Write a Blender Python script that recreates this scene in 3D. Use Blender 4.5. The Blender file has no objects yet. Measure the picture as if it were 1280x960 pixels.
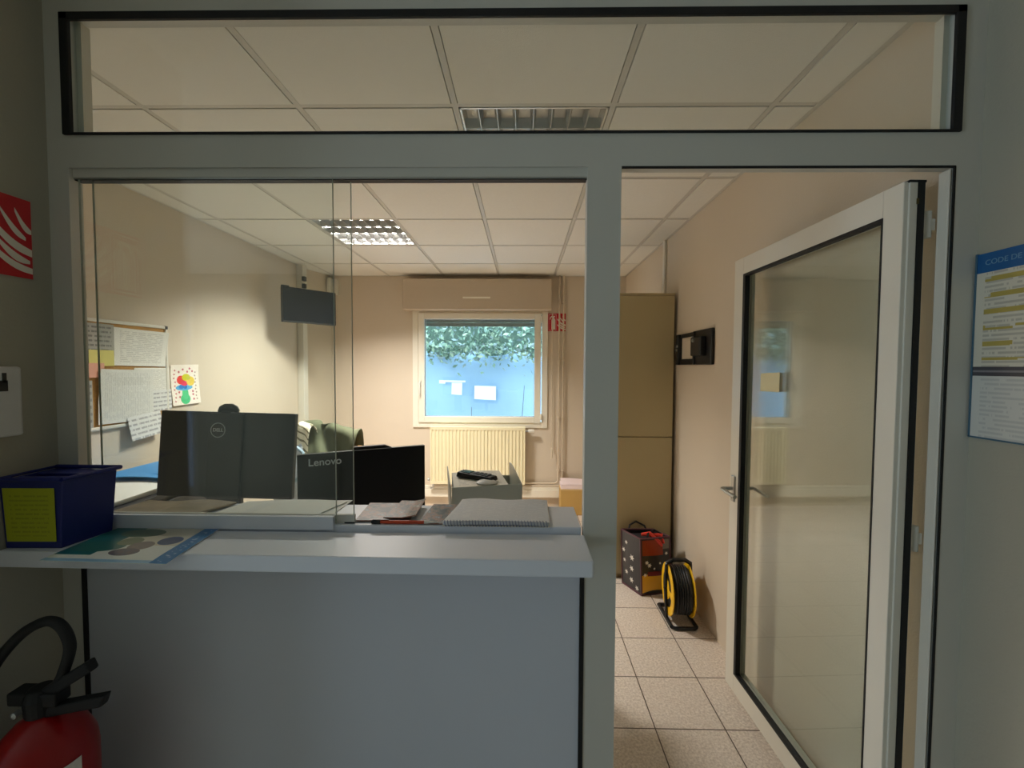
import bpy, bmesh, math, random
from mathutils import Vector, Matrix
random.seed(7)
S = bpy.context.scene
COL = S.collection
PI = math.pi

# ------------------------------------------------------------------ materials
def lin(c):
    f = lambda v: (v/255)/12.92 if v/255 <= .04045 else (((v/255)+.055)/1.055)**2.4
    return tuple(f(v) for v in c)

class NT:
    """small helper around a node tree"""
    def __init__(s, m): s.t = m.node_tree; s.n = s.t.nodes; s.l = s.t.links
    def new(s, t, **k):
        n = s.n.new(t)
        for a, b in k.items(): setattr(n, a, b)
        return n
    def put(s, sock, v):
        if hasattr(v, 'is_output'): s.l.new(v, sock)
        else: sock.default_value = v
    def math(s, op, a, b=None, c=None, clamp=False):
        n = s.new('ShaderNodeMath', operation=op, use_clamp=clamp)
        s.put(n.inputs[0], a)
        if b is not None: s.put(n.inputs[1], b)
        if c is not None: s.put(n.inputs[2], c)
        return n.outputs[0]
    def mix(s, f, a, b):
        n = s.new('ShaderNodeMix', data_type='RGBA')
        s.put(n.inputs[0], f); s.put(n.inputs[6], a if hasattr(a, 'is_output') else (*a, 1)); s.put(n.inputs[7], b if hasattr(b, 'is_output') else (*b, 1))
        return n.outputs[2]
    def coord(s, kind='Object'):
        return s.new('ShaderNodeTexCoord').outputs[kind]
    def xyz(s, v):
        n = s.new('ShaderNodeSeparateXYZ'); s.l.new(v, n.inputs[0]); return n.outputs
    def noise(s, scale, detail=3, vec=None, rough=.5):
        n = s.new('ShaderNodeTexNoise'); n.inputs['Scale'].default_value = scale
        n.inputs['Detail'].default_value = detail; n.inputs['Roughness'].default_value = rough
        s.l.new(vec if vec is not None else s.coord(), n.inputs['Vector']); return n.outputs['Fac']
    def ramp(s, v, lo, hi):
        n = s.new('ShaderNodeMapRange'); s.put(n.inputs[0], v)
        n.inputs[1].default_value = lo; n.inputs[2].default_value = hi; return n.outputs[0]

MC = {}
def mat(name, rgb, rough=.6, metal=0, var=.06, scale=9, bump=0, bscale=None, spec=.5, srgb=True, emit=None, coat=0):
    """painted / plain surface with a little procedural mottling"""
    if name in MC: return MC[name]
    m = bpy.data.materials.new(name); m.use_nodes = True; k = NT(m)
    b = k.n['Principled BSDF']
    c = lin(rgb) if srgb else rgb
    d = tuple(min(1, v*(1-var)) for v in c); e = tuple(min(1, v*(1+var)) for v in c)
    nz = k.noise(scale)
    k.l.new(k.mix(nz, d, e), b.inputs['Base Color'])
    b.inputs['Roughness'].default_value = rough; b.inputs['Metallic'].default_value = metal
    b.inputs['Specular IOR Level'].default_value = spec
    b.inputs['Coat Weight'].default_value = coat
    if bump:
        bn = k.new('ShaderNodeBump'); bn.inputs['Strength'].default_value = bump; bn.inputs['Distance'].default_value = .003
        k.l.new(k.noise(bscale or scale*20, 4), bn.inputs['Height']); k.l.new(bn.outputs[0], b.inputs['Normal'])
    if emit:
        b.inputs['Emission Color'].default_value = (*emit[0], 1); b.inputs['Emission Strength'].default_value = emit[1]
    MC[name] = m
    return m

def glass(name, tint=(.96, .98, .97), ior=1.5):
    m = bpy.data.materials.new(name); m.use_nodes = True; k = NT(m)
    k.n.remove(k.n['Principled BSDF'])
    tr = k.new('ShaderNodeBsdfTransparent'); gl = k.new('ShaderNodeBsdfGlossy'); mx = k.new('ShaderNodeMixShader')
    tr.inputs[0].default_value = (*tint, 1); gl.inputs['Roughness'].default_value = .005
    ge = k.new('ShaderNodeNewGeometry'); dt = k.new('ShaderNodeVectorMath', operation='DOT_PRODUCT')
    k.l.new(ge.outputs['Normal'], dt.inputs[0]); k.l.new(ge.outputs['Incoming'], dt.inputs[1])
    f0 = ((ior-1)/(ior+1))**2
    fr = k.math('ADD', f0, k.math('MULTIPLY', 1-f0, k.math('POWER', k.math('SUBTRACT', 1, k.math('ABSOLUTE', dt.outputs['Value']), None, True), 5)))
    # faint smears: a little more reflection where the noise is high
    f = k.math('MULTIPLY', fr, k.math('ADD', .92, k.math('MULTIPLY', k.noise(3), .16)))
    k.l.new(f, mx.inputs[0]); k.l.new(tr.outputs[0], mx.inputs[1]); k.l.new(gl.outputs[0], mx.inputs[2])
    k.l.new(mx.outputs[0], k.n['Material Output'].inputs[0])
    return m

def paper(name, base=(236, 234, 226), ink=(120, 122, 125), rows=14, left=.1, right=.9, top=.93, bot=.08, heavy=.55, across=False):
    """a printed sheet: broken horizontal rules of ink over paper, in the sheet's own UV"""
    m = bpy.data.materials.new(name); m.use_nodes = True; k = NT(m); b = k.n['Principled BSDF']
    u, v, _ = k.xyz(k.coord('UV'))
    if across: u, v = v, u
    line = k.math('LESS_THAN', k.math('FRACT', k.math('MULTIPLY', v, rows)), .42)
    cmb = k.new('ShaderNodeCombineXYZ'); k.l.new(k.math('MULTIPLY', u, 9), cmb.inputs[0])
    k.l.new(k.math('FLOOR', k.math('MULTIPLY', v, rows)), cmb.inputs[1])
    words = k.math('GREATER_THAN', k.noise(1.0, 4, cmb.outputs[0], .7), .47)
    box = k.math('MULTIPLY', k.math('MULTIPLY', k.math('GREATER_THAN', u, left), k.math('LESS_THAN', u, right)),
                 k.math('MULTIPLY', k.math('GREATER_THAN', v, bot), k.math('LESS_THAN', v, top)))
    f = k.math('MULTIPLY', k.math('MULTIPLY', k.math('MULTIPLY', line, words), box), heavy)
    k.l.new(k.mix(f, lin(base), lin(ink)), b.inputs['Base Color']); b.inputs['Roughness'].default_value = .7
    return m

# ------------------------------------------------------------------ mesh building
class MB:
    def __init__(s): s.bm = bmesh.new(); s.mats = []; s.mi = 0; s.uv = s.bm.loops.layers.uv.new('UVMap')
    def m(s, mat):
        if mat not in s.mats: s.mats.append(mat)
        s.mi = s.mats.index(mat); return s
    def face(s, vs):
        try: f = s.bm.faces.new(vs)
        except ValueError: return None
        f.material_index = s.mi; return f
    def poly(s, pts): return s.face([s.bm.verts.new(p) for p in pts])
    def box(s, a, b, M=None):
        (x0, y0, z0), (x1, y1, z1) = a, b
        x0, x1 = sorted((x0, x1)); y0, y1 = sorted((y0, y1)); z0, z1 = sorted((z0, z1))
        P = [(x0,y0,z0),(x1,y0,z0),(x1,y1,z0),(x0,y1,z0),(x0,y0,z1),(x1,y0,z1),(x1,y1,z1),(x0,y1,z1)]
        v = [s.bm.verts.new(M @ Vector(p) if M else p) for p in P]
        for q in ((3,2,1,0),(4,5,6,7),(0,1,5,4),(1,2,6,5),(2,3,7,6),(3,0,4,7)): s.face([v[i] for i in q])
        return s
    def hexa(s, P):
        v = [s.bm.verts.new(p) for p in P]
        for q in ((3,2,1,0),(4,5,6,7),(0,1,5,4),(1,2,6,5),(2,3,7,6),(3,0,4,7)): s.face([v[i] for i in q])
        return s
    def prism(s, pts, d):
        """closed outline (3-D points, one plane) pushed along vector d"""
        d = Vector(d); a = [s.bm.verts.new(p) for p in pts]; b = [s.bm.verts.new(Vector(p)+d) for p in pts]; n = len(pts)
        s.face(a[::-1]); s.face(b)
        for i in range(n): s.face([a[i], a[(i+1) % n], b[(i+1) % n], b[i]])
        return s
    def tube(s, path, r, n=10, closed=False):
        path = [Vector(p) for p in path]; N = len(path); rings = []
        rr = r if isinstance(r, (list, tuple)) else [r]*N
        up = None
        for i, p in enumerate(path):
            if closed: t = path[(i+1) % N]-path[i-1]
            else: t = path[min(i+1, N-1)]-path[max(i-1, 0)]
            t = t.normalized()
            if up is None:
                up = Vector((0,0,1)) if abs(t.z) < .9 else Vector((1,0,0))
            side = t.cross(up).normalized(); up = side.cross(t).normalized()
            rings.append([s.bm.verts.new(p + (side*math.cos(2*PI*k/n)+up*math.sin(2*PI*k/n))*rr[i]) for k in range(n)])
        for i in range(N if closed else N-1):
            a, b = rings[i], rings[(i+1) % N]
            for k in range(n): s.face([a[k], a[(k+1) % n], b[(k+1) % n], b[k]])
        if not closed: s.face(rings[0]); s.face(rings[-1][::-1])
        return s
    def lathe(s, prof, M=None, n=24):
        """(r, h) profile turned about z, then moved by M"""
        rings = []
        for r, h in prof:
            if r < 1e-6: rings.append([s.bm.verts.new(M @ Vector((0,0,h)) if M else (0,0,h))])
            else:
                rings.append([s.bm.verts.new(M @ Vector(q) if M else q) for q in [(r*math.cos(2*PI*k/n), r*math.sin(2*PI*k/n), h) for k in range(n)]])
        for a, b in zip(rings, rings[1:]):
            for k in range(n):
                k2 = (k+1) % n
                if len(a) == 1 and len(b) == 1: continue
                if len(a) == 1: s.face([a[0], b[k2], b[k]])
                elif len(b) == 1: s.face([a[k], a[k2], b[0]])
                else: s.face([a[k], a[k2], b[k2], b[k]])
        return s
    def sheet(s, c, th=.0012, nu=10, nv=10, bulge=None, flip=False):
        """thin sheet through four corners c (bl, br, tr, tl), bulge(u, v) metres along its normal"""
        c = [Vector(p) for p in c]; nrm = (c[1]-c[0]).cross(c[3]-c[0]).normalized()
        g = {}
        for w in (0, 1):
            for i in range(nu+1):
                for j in range(nv+1):
                    u, v = i/nu, j/nv
                    p = (c[0]*(1-u)+c[1]*u)*(1-v)+(c[3]*(1-u)+c[2]*u)*v
                    g[w, i, j] = s.bm.verts.new(p + nrm*((bulge(u, v) if bulge else 0)+th*w))
        def q(vs, uvs):
            f = s.face(vs)
            if f:
                for lp, t in zip(f.loops, uvs): lp[s.uv].uv = t
        for i in range(nu):
            for j in range(nv):
                uvs = [(i/nu, j/nv), ((i+1)/nu, j/nv), ((i+1)/nu, (j+1)/nv), (i/nu, (j+1)/nv)]
                q([g[1,i,j], g[1,i+1,j], g[1,i+1,j+1], g[1,i,j+1]], uvs)
                q([g[0,i,j+1], g[0,i+1,j+1], g[0,i+1,j], g[0,i,j]], uvs[::-1])
        for i in range(nu):
            s.face([g[0,i,0], g[0,i+1,0], g[1,i+1,0], g[1,i,0]]); s.face([g[1,i,nv], g[1,i+1,nv], g[0,i+1,nv], g[0,i,nv]])
        for j in range(nv):
            s.face([g[1,0,j], g[1,0,j+1], g[0,0,j+1], g[0,0,j]]); s.face([g[0,nu,j], g[0,nu,j+1], g[1,nu,j+1], g[1,nu,j]])
        return s
    def add_mesh(s, me, M):
        s2 = {}
        for v in me.vertices: s2[v.index] = s.bm.verts.new(M @ v.co)
        for p in me.polygons: s.face([s2[i] for i in p.vertices])
        return s
    def build(s, name, parent=None, bevel=0, smooth=False, at=None, fix=True):
        if fix: bmesh.ops.recalc_face_normals(s.bm, faces=s.bm.faces)
        me = bpy.data.meshes.new(name); s.bm.to_mesh(me); s.bm.free()
        for m in s.mats: me.materials.append(m)
        o = bpy.data.objects.new(name, me); COL.objects.link(o)
        if parent is not None: o.parent = parent
        if smooth:
            for p in me.polygons: p.use_smooth = True
            e = o.modifiers.new('edges', 'EDGE_SPLIT'); e.split_angle = math.radians(38)
        if bevel:
            b = o.modifiers.new('bevel', 'BEVEL'); b.width = bevel; b.segments = 2; b.limit_method = 'ANGLE'; b.angle_limit = math.radians(40)
        if at is not None: o.location = at
        return o

def tag(o, label=None, cat=None, group=None, kind=None):
    if label: o['label'] = label
    if cat: o['category'] = cat
    if group: o['group'] = group
    if kind: o['kind'] = kind
    return o
def thing(name, loc, label, cat, group=None, rz=0):
    o = bpy.data.objects.new(name, None); COL.objects.link(o); o.location = loc; o.rotation_euler = (0, 0, rz); o.empty_display_size = .05
    return tag(o, label, cat, group)
def structure(o): o['kind'] = 'structure'; return o

def text_mesh(txt, size, depth=.0006, bold=0):
    cu = bpy.data.curves.new('lettering', 'FONT'); cu.body = txt; cu.size = size; cu.extrude = depth; cu.offset = bold
    cu.align_x = 'CENTER'; cu.align_y = 'CENTER'
    ob = bpy.data.objects.new('lettering', cu); COL.objects.link(ob)
    bpy.context.view_layer.update()
    me = bpy.data.meshes.new_from_object(ob.evaluated_get(bpy.context.evaluated_depsgraph_get()))
    bpy.data.objects.remove(ob); return me
def frame_M(o, x, y):
    """matrix whose local x, y run along the given world directions"""
    x = Vector(x).normalized(); y = Vector(y).normalized(); z = x.cross(y)
    M = Matrix((x, y, z)).transposed().to_4x4(); M.translation = Vector(o); return M

# ------------------------------------------------------------------ palette
WALL = (215, 202, 183)
m_wall = mat('beige wall paint', WALL, .75, var=.025, scale=2.5, bump=.25, bscale=160)
m_hall = mat('cream hall paint', (172, 168, 152), .8, var=.03, scale=2, bump=.2, bscale=120)
m_frame = mat('pale grey painted frame', (206, 205, 197), .5, var=.02, scale=3)
m_panel = mat('grey laminate panel', (206, 211, 222), .45, var=.02, scale=3)
m_shelf = mat('white laminate shelf', (226, 230, 240), .38, var=.015, scale=4)
m_black = mat('black rubber seal', (14, 14, 16), .6, var=.1)
m_white = mat('white lacquered profile', (226, 222, 210), .38, var=.02)
m_upvc = mat('cream window profile', (236, 231, 216), .4, var=.02)
m_tile = mat('acoustic ceiling tile', (234, 232, 224), .9, var=.03, scale=60, bump=.3, bscale=300)
m_bar = mat('ceiling grid bar', (208, 205, 196), .5, var=.02)
m_alu = mat('brushed aluminium', (190, 190, 188), .32, .9, var=.05)
m_glass = glass('clear glass')
m_glassw = glass('window glass', (.93, .97, .97))
m_rad = mat('cream radiator enamel', (238, 229, 194), .35, var=.015)
m_pipe = mat('painted pipe', (214, 200, 178), .45, var=.03)
m_plastic_b = mat('black plastic', (20, 21, 24), .42, var=.1)
m_gloss_b = mat('glossy black plastic', (22, 23, 28), .16, var=.1)
m_matt_b = mat('matt black plastic', (10, 10, 11), .5, var=.1, spec=.25)
m_logo = mat('silver lettering', (196, 198, 200), .35, .3)
m_wood = mat('honey wood', (196, 146, 84), .5, var=.15, scale=14)
m_desk = mat('pale desk laminate', (196, 186, 168), .5, var=.03)
m_dkgrey = mat('dark grey laminate', (62, 60, 60), .5, var=.06)
m_steel = mat('galvanised steel', (180, 180, 176), .35, .8)

# floor tiles: 30 cm, speckled, dark joints
def tile_mat():
    m = bpy.data.materials.new('speckled floor tile'); m.use_nodes = True; k = NT(m); b = k.n['Principled BSDF']
    x, y, z = k.xyz(k.coord())
    fx = k.math('FRACT', k.math('DIVIDE', k.math('SUBTRACT', x, .577-30), .3))
    fy = k.math('FRACT', k.math('DIVIDE', k.math('SUBTRACT', y, 1.7361-30), .3))
    ex = k.math('SUBTRACT', .5, k.math('ABSOLUTE', k.math('SUBTRACT', fx, .5)))
    ey = k.math('SUBTRACT', .5, k.math('ABSOLUTE', k.math('SUBTRACT', fy, .5)))
    joint = k.math('LESS_THAN', k.math('MINIMUM', ex, ey), .0085)
    sp = k.ramp(k.noise(95, 3, None, .7), .36, .64)
    sp2 = k.ramp(k.noise(22, 3), .3, .7)
    c = k.mix(sp, lin((198, 184, 171)), lin((243, 232, 220)))
    c = k.mix(k.math('MULTIPLY', sp2, .35), c, lin((212, 196, 180)))
    cmb = k.new('ShaderNodeCombineXYZ')
    k.l.new(k.math('FLOOR', k.math('DIVIDE', k.math('SUBTRACT', x, .577-30), .3)), cmb.inputs[0])
    k.l.new(k.math('FLOOR', k.math('DIVIDE', k.math('SUBTRACT', y, 1.7361-30), .3)), cmb.inputs[1])
    wn = k.new('ShaderNodeTexWhiteNoise'); k.l.new(cmb.outputs[0], wn.inputs[0])
    c = k.mix(k.math('MULTIPLY', wn.outputs[0], .16), c, lin((216, 198, 184)))
    c = k.mix(joint, c, lin((92, 76, 64)))
    k.l.new(c, b.inputs['Base Color']); b.inputs['Roughness'].default_value = .42
    bn = k.new('ShaderNodeBump'); bn.inputs['Strength'].default_value = .4; bn.inputs['Distance'].default_value = .003
    k.l.new(k.math('SUBTRACT', 1, joint), bn.inputs['Height']); k.l.new(bn.outputs[0], b.inputs['Normal'])
    return m
m_floor = tile_mat()

# ------------------------------------------------------------------ room shell
H = 2.541            # ceiling
XL, XR, YB, D = -2.215, 1.112, 4.556, 1.10
T = .035             # thickness of the glazed partition
b = MB().m(m_floor); b.box((-4.6, -2.7, -.12), (1.4, 4.62, 0)); structure(b.build('floor'))
# back wall with the window hole
WX0, WX1, WZ0, WZ1 = -1.19, .248, .902, 2.166
b = MB().m(m_wall)
b.box((XL-.1, YB, 0), (WX0, YB+.22, 2.8)); b.box((WX1, YB, 0), (XR+.15, YB+.22, 2.8))
b.box((WX0, YB, 0), (WX1, YB+.22, WZ0)); b.box((WX0, YB, WZ1), (WX1, YB+.22, 2.8))
structure(b.build('wall_back'))
b = MB().m(m_wall); b.box((XL-.1, D, 0), (XL, YB, 2.8)); structure(b.build('wall_left'))
b = MB().m(m_wall); b.box((XR, D+T, 0), (XR+.15, YB, 2.8)); structure(b.build('wall_right'))
b = MB().m(m_hall); b.box((1.17, -2.7, 0), (1.4, D, 2.8)); structure(b.build('wall_hall_right'))
b = MB().m(m_hall); b.box((-1.36, .68, 0), (-1.26, D, 2.8)); b.box((-4.6, .68, 0), (-1.36, .78, 2.8)); structure(b.build('wall_hall_left'))
b = MB().m(m_hall); b.box((-4.6, -2.7, 0), (-4.5, -1.6, 2.8)); b.box((-4.6, -.1, 0), (-4.5, .68, 2.8)); b.box((-4.6, -1.6, 2.35), (-4.5, -.1, 2.8)); structure(b.build('wall_hall_end'))
# rear wall of the hall: unseen tinted glazing, placed to reflect in the hatch panes
b = MB().m(m_hall)
b.box((-3.86, -2.7, 0), (1.17, -2.6, 2.8)); b.box((-4.5, -2.7, 0), (-4.42, -2.6, 2.8)); b.box((-4.42, -2.7, 2.35), (-3.86, -2.6, 2.8))
structure(b.build('wall_hall_rear'))
b = MB().m(m_frame)
for x in (-4.42, -3.92): b.box((x, -2.69, 0), (x+.06, -2.63, 2.35))
b.box((-4.36, -2.69, 2.29), (-3.92, -2.63, 2.35)); b.box((-4.36, -2.69, 0), (-3.92, -2.63, .1))
w3 = structure(b.build('window_3_unseen'))
b = MB().m(glass('tinted glass', (.28, .31, .34))); b.box((-4.36, -2.663, .1), (-3.92, -2.657, 2.29)); b.build('pane', w3)
b = MB().m(m_frame)
for y in (-1.6, -.88, -.16): b.box((-4.59, y, 0), (-4.53, y+.06, 2.35))
b.box((-4.59, -1.54, 2.29), (-4.53, -.16, 2.35)); b.box((-4.59, -1.54, 0), (-4.53, -.16, .1))
w4 = structure(b.build('window_4_added'))  # unseen end-wall glazing, added to bring more daylight into the hall
b = MB().m(m_glassw); b.box((-4.563, -1.54, .1), (-4.557, -.16, 2.29)); b.build('pane', w4)
b = MB().m(m_tile); b.box((-4.6, -2.7, 2.62), (1.4, D, 2.75)); structure(b.build('ceiling_hall'))
# boxed-in corner at the back left, cable duct on the left wall
b = MB().m(m_wall); b.prism([(XL, 4.235, 0), (-2.108, YB, 0), (XL, YB, 0)], (0, 0, H)); structure(b.build('trim_1'))
b = MB().m(m_white); b.box((XL, 4.05, 0), (-2.152, 4.13, H)); structure(b.build('trim_2', bevel=.004))
# skirting duct along the back wall
b = MB().m(m_upvc); b.box((-2.1, YB-.05, .12), (.60, YB, .205)); b.box((-2.1, YB-.042, .205), (.60, YB, .235))
tr = structure(b.build('baseboard_back', bevel=.003))

# suspended ceiling: 60 cm tiles in a white grid, two bays left open for the luminaires
GX, GY = -1.4636, 1.6089
bays = {(0, 2), (2, 0)}
b = MB().m(m_tile)
for i in range(-2, 5):
    for j in range(-1, 5):
        if (i, j) in bays: continue
        x0, x1 = max(GX+.6*i+.014, XL), min(GX+.6*(i+1)-.014, XR)
        y0, y1 = max(GY+.6*j+.014, D+T), min(GY+.6*(j+1)-.014, YB)
        if x1 > x0 and y1 > y0: b.box((x0, y0, H-.003), (x1, y1, H+.014))
b.m(m_matt_b); b.box((XL-.1, D, 2.68), (XR+.15, YB+.2, 2.75))
ceil = structure(b.build('ceiling'))
b = MB().m(m_bar)
for i in range(-1, 5): b.box((GX+.6*i-.0108, D+T, H-.001), (GX+.6*i+.0108, YB, H+.012))
for j in range(0, 5): b.box((XL, GY+.6*j-.0108, H-.0005), (XR, GY+.6*j+.0108, H+.012))
b.box((XL, D+T, H-.004), (XL+.02, YB, H+.01)); b.box((XR-.02, D+T, H-.004), (XR, YB, H+.01)); b.box((XL, YB-.02, H-.004), (XR, YB, H+.01))
b.build('ceiling_grid', ceil)

# ------------------------------------------------------------------ glazed partition between hall and office
b = MB().m(m_frame); F0, F1 = D, D+T
b.box((XL, F0, 0), (-1.205, F1, 2.8)); b.box((1.106, F0, 0), (1.30, F1, 2.8))
b.box((-1.205, F0, 2.456), (1.106, F1, 2.8)); b.box((-1.205, F0, 2.071), (1.106, F1, 2.159))
b.box((1.091, F0, 2.159), (1.106, F1, 2.456)); b.box((-1.205, F0, 2.159), (-1.19, F1, 2.456))
b.box((.165, F0, 0), (.253, F1, 2.071))
part = structure(b.build('wall_front'))
b = MB().m(m_panel); b.box((-1.205, F0+.004, 0), (.165, F1-.002, 1.085)); b.build('lower_panel', part)
b = MB().m(m_black)
b.box((-1.206, F0-.002, 0), (-1.196, F0+.006, 1.07)); b.box((.156, F0-.002, 0), (.168, F0+.006, 1.07))
b.box((.253, F0-.001, 2.066), (1.106, F0+.003, 2.0715)); b.box((1.1015, F0-.001, 0), (1.1065, F0+.003, 2.069))
b.build('panel_seal', part)
b = MB().m(m_black)
zt = 2.467
b.box((-1.213, F0-.006, zt-.02), (1.113, F0+.003, zt)); b.box((-1.213, F0-.006, 2.158), (-1.189, F0+.003, zt))
b.box((1.089, F0-.006, 2.158), (1.113, F0+.003, zt)); b.box((-1.213, F0-.006, 2.155), (1.113, F0+.003, 2.1605))
b.build('transom_gasket', part, bevel=.002)
b = MB().m(m_white); b.box((1.097, F0+.006, 0), (1.1015, F1, 2.066)); b.build('door_jamb', part, bevel=.002)
b = MB().m(m_frame); b.box((-1.2, F0+.006, 2.048), (.165, F1, 2.071))
b.m(m_alu); b.box((-1.2, F0+.008, 2.0445), (.165, F1-.002, 2.048)); b.m(m_black); b.box((-1.2, F0+.010, 2.0425), (.165, F1-.004, 2.0445)); b.build('sliding_track', part)
# transom pane
b = MB().m(m_white); b.box((1.076, F0+.016, 2.159), (1.091, F1+.005, 2.456)); b.box((-1.19, F0+.016, 2.159), (-1.176, F1+.005, 2.456))
w2 = structure(b.build('window_2'))
b = MB().m(m_glass); b.box((-1.189, F0+.010, 2.16), (1.09, F0+.015, 2.455)); b.build('pane', w2)

# sill board inside the hatch
b = MB().m(m_shelf); b.box((-1.203, F0+.009, 1.086), (.160, 1.276, 1.118)); tag(b.build('hatch_sill', bevel=.003), 'grey-white sill board inside the sliding hatch carrying the notebook', 'sill')
# outer counter shelf
b = MB().m(m_shelf); b.prism([(-1.259, .960, 1.063), (.166, .943, 1.063), (.166, 1.0985, 1.063), (-1.259, 1.0985, 1.063)], (0, 0, .04))
tag(b.build('counter_shelf', bevel=.004), 'long white counter shelf under the reception hatch', 'shelf')

# two sliding panes pushed to the left
def slide(x0, x1, y, label):
    t = thing('sliding_glass_pane', ((x0+x1)/2, y, 1.118), label, 'glass pane', 'sliding hatch panes')
    w = (x1-x0)/2
    b = MB().m(m_glass); b.box((-w, -.0025, .004), (w, .0025, .927)); g = b.build('glass', t)
    for xx in (w, -w-.0012):
        e = MB().m(mat('polished glass edge', (160, 170, 160), .3, var=.1)); e.box((xx, -.0025, .004), (xx+.0009, .0025, .927)); e.build('glass_edge', t)
    return t
t = slide(-1.185, -.506, 1.1085, 'front sliding glass pane of the hatch, its right edge before the other')
b = MB().m(m_shelf); b.box((-.339, -.0075, -.0125), (.334, .0025+.0025, .024)); b.build('bottom_rail', t, bevel=.001)
t = slide(-1.163, -.464, 1.1235, 'rear sliding glass pane of the hatch, showing past the front pane')
b = MB().m(m_frame); b.box((-.349, -.004, 0), (.353, .005, .024)); b.m(m_black); b.box((.325, -.0055, 0), (.353, -.004, .004)); b.build('bottom_rail', t, bevel=.001)  # black strip at the rail end paints in the shadow gap

# ------------------------------------------------------------------ the open glazed door
hx, hy = 1.006, 1.128
dd = thing('door_1', (hx, hy, 0), None, None, None, math.atan2(.022, .838)); dd['kind'] = 'structure'
L, DT, z0, z1, st = .838, .055, .045, 2.046, .077     # local: y along the leaf, x into the wall side
b = MB().m(m_white)
b.box((0, .004, z0), (DT, st-.012, z1)); b.box((0, L-st+.004, z0), (DT, L, z1))
b.box((0, st-.012, z0), (DT, L-st+.004, z0+.085)); b.box((0, st-.012, z1-.075), (DT, L-st+.004, z1))
b.box((.012, 0, z0+.01), (.034, .006, z1-.002)); b.box((DT-.004, 0, z0), (DT, .03, z1))
b.build('leaf_frame', dd, bevel=.002)
b = MB().m(m_black)
a0, a1, c0, c1 = st-.012, L-st+.004, z0+.085, z1-.075
g = .010
for (p, q) in (((-.0015, a0-.001, c0), (.02, a0+g*.4, c1)), ((-.0015, a1-g*1.7, c0), (.02, a1, c1)), ((-.0015, a0, c0), (.02, a1, c0+g)), ((-.0015, a0, c1-g), (.02, a1, c1))): b.box(p, q)
b.box((DT-.021, -.002, z0), (DT-.004, .004, z1-.004)); b.box((.010, -.001, z1-.004), (DT, .02, z1+.002))
b.build('gasket', dd)
b = MB().m(m_glass); b.box((.020, a0, c0), (.024, a1, c1)); b.build('pane', dd)
b = MB().m(m_glass); b.box((.036, a0, c0), (.040, a1, c1)); b.build('rear_pane', dd)
# lever handle
b = MB().m(m_alu); b.box((-.008, L-.050, .93), (.001, L-.022, 1.05)); hn = b.build('handle_plate', dd, bevel=.003)
b = MB().m(m_alu); b.tube([(-.006, L-.036, .99), (-.045, L-.036, .99), (-.055, L-.04, .99), (-.058, L-.07, .988), (-.056, L-.15, .984)], .009, 10); b.build('lever', hn, smooth=True)
b = MB().m(m_matt_b); b.box((-.010, L-.041, .945), (-.007, L-.031, .965)); b.build('keyhole', hn)
b = MB().m(m_alu); b.box((DT-.001, L-.050, .93), (DT+.008, L-.022, 1.05)); b.tube([(DT+.004, L-.036, .99), (DT+.036, L-.036, .99), (DT+.04, L-.07, .988), (DT+.038, L-.14, .985)], .008, 8); b.build('rear_handle', dd, smooth=True)
b = MB().m(mat('dull brass', (120, 104, 62), .4, .7))
b.box((.030, -.002, 1.985), (.036, .001, 2.0)); b.build('catch_plate', dd)
for zz in (.35, 1.05, 1.9):
    b = MB().m(m_frame); b.lathe([(0, 0), (.009, 0), (.009, .07), (0, .07)], Matrix.Translation((DT+.018, .012, zz)), 14); b.box((DT-.002, .008, zz+.01), (DT+.018, .014, zz+.06)); b.box((DT+.018, .006, zz+.02), (DT+.034, .012, zz+.05)); b.build('hinge', dd, smooth=True)
# the note sits on the glass of the leaf
dv = Vector((-math.sin(dd.rotation_euler.z), math.cos(dd.rotation_euler.z), 0)); dn = Vector((-dv.y, dv.x, 0))
def leaf_pt(s, z, off): return Vector((hx, hy, 0)) + dv*s + Vector((0, 0, z)) + Vector((dv.y, -dv.x, 0))*off
b = MB().m(mat('pale yellow note', (236, 228, 186), .7)); b.sheet([leaf_pt(.645, 1.453, .0182), leaf_pt(.515, 1.456, .0182), leaf_pt(.515, 1.534, .0182), leaf_pt(.645, 1.528, .0182)], .0008, 6, 6, lambda u, v: .004*u*u)
tag(b.build('paper_note', smooth=True), 'small cream square of paper stuck on the glass of the open door', 'note')

# ------------------------------------------------------------------ back window
b = MB().m(m_upvc)
def ring(b, x0, x1, z0, z1, w, y0, y1):
    b.box((x0, y0, z0), (x0+w, y1, z1)); b.box((x1-w, y0, z0), (x1, y1, z1)); b.box((x0+w, y0, z0), (x1-w, y1, z0+w)); b.box((x0+w, y0, z1-w), (x1-w, y1, z1))
ring(b, WX0-.02, WX1+.02, WZ0-.02, WZ1+.02, .06, YB-.02, YB+.1)
win = structure(b.build('window_1', bevel=.003))
b = MB().m(m_upvc); ring(b, WX0+.045, WX1-.055, WZ0+.035, WZ1-.03, .068, YB-.035, YB+.05); b.build('sash', win, bevel=.005)
b = MB().m(m_glassw); b.box((WX0+.10, YB+.006, WZ0+.09), (WX1-.11, YB+.012, WZ1-.085)); b.build('pane', win)
b = MB().m(m_black); ring(b, WX0+.108, WX1-.118, WZ0+.098, WZ1-.093, .007, YB-.001, YB+.014); b.build('glazing_seal', win)
b = MB().m(m_white); b.box((WX0+.055, YB-.05, 1.33), (WX0+.078, YB-.034, 1.40)); b.tube([(WX0+.066, YB-.045, 1.38), (WX0+.066, YB-.075, 1.38), (WX0+.066, YB-.08, 1.37), (WX0+.066, YB-.078, 1.25)], .009, 8); b.build('window_handle', win, smooth=True)
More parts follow.
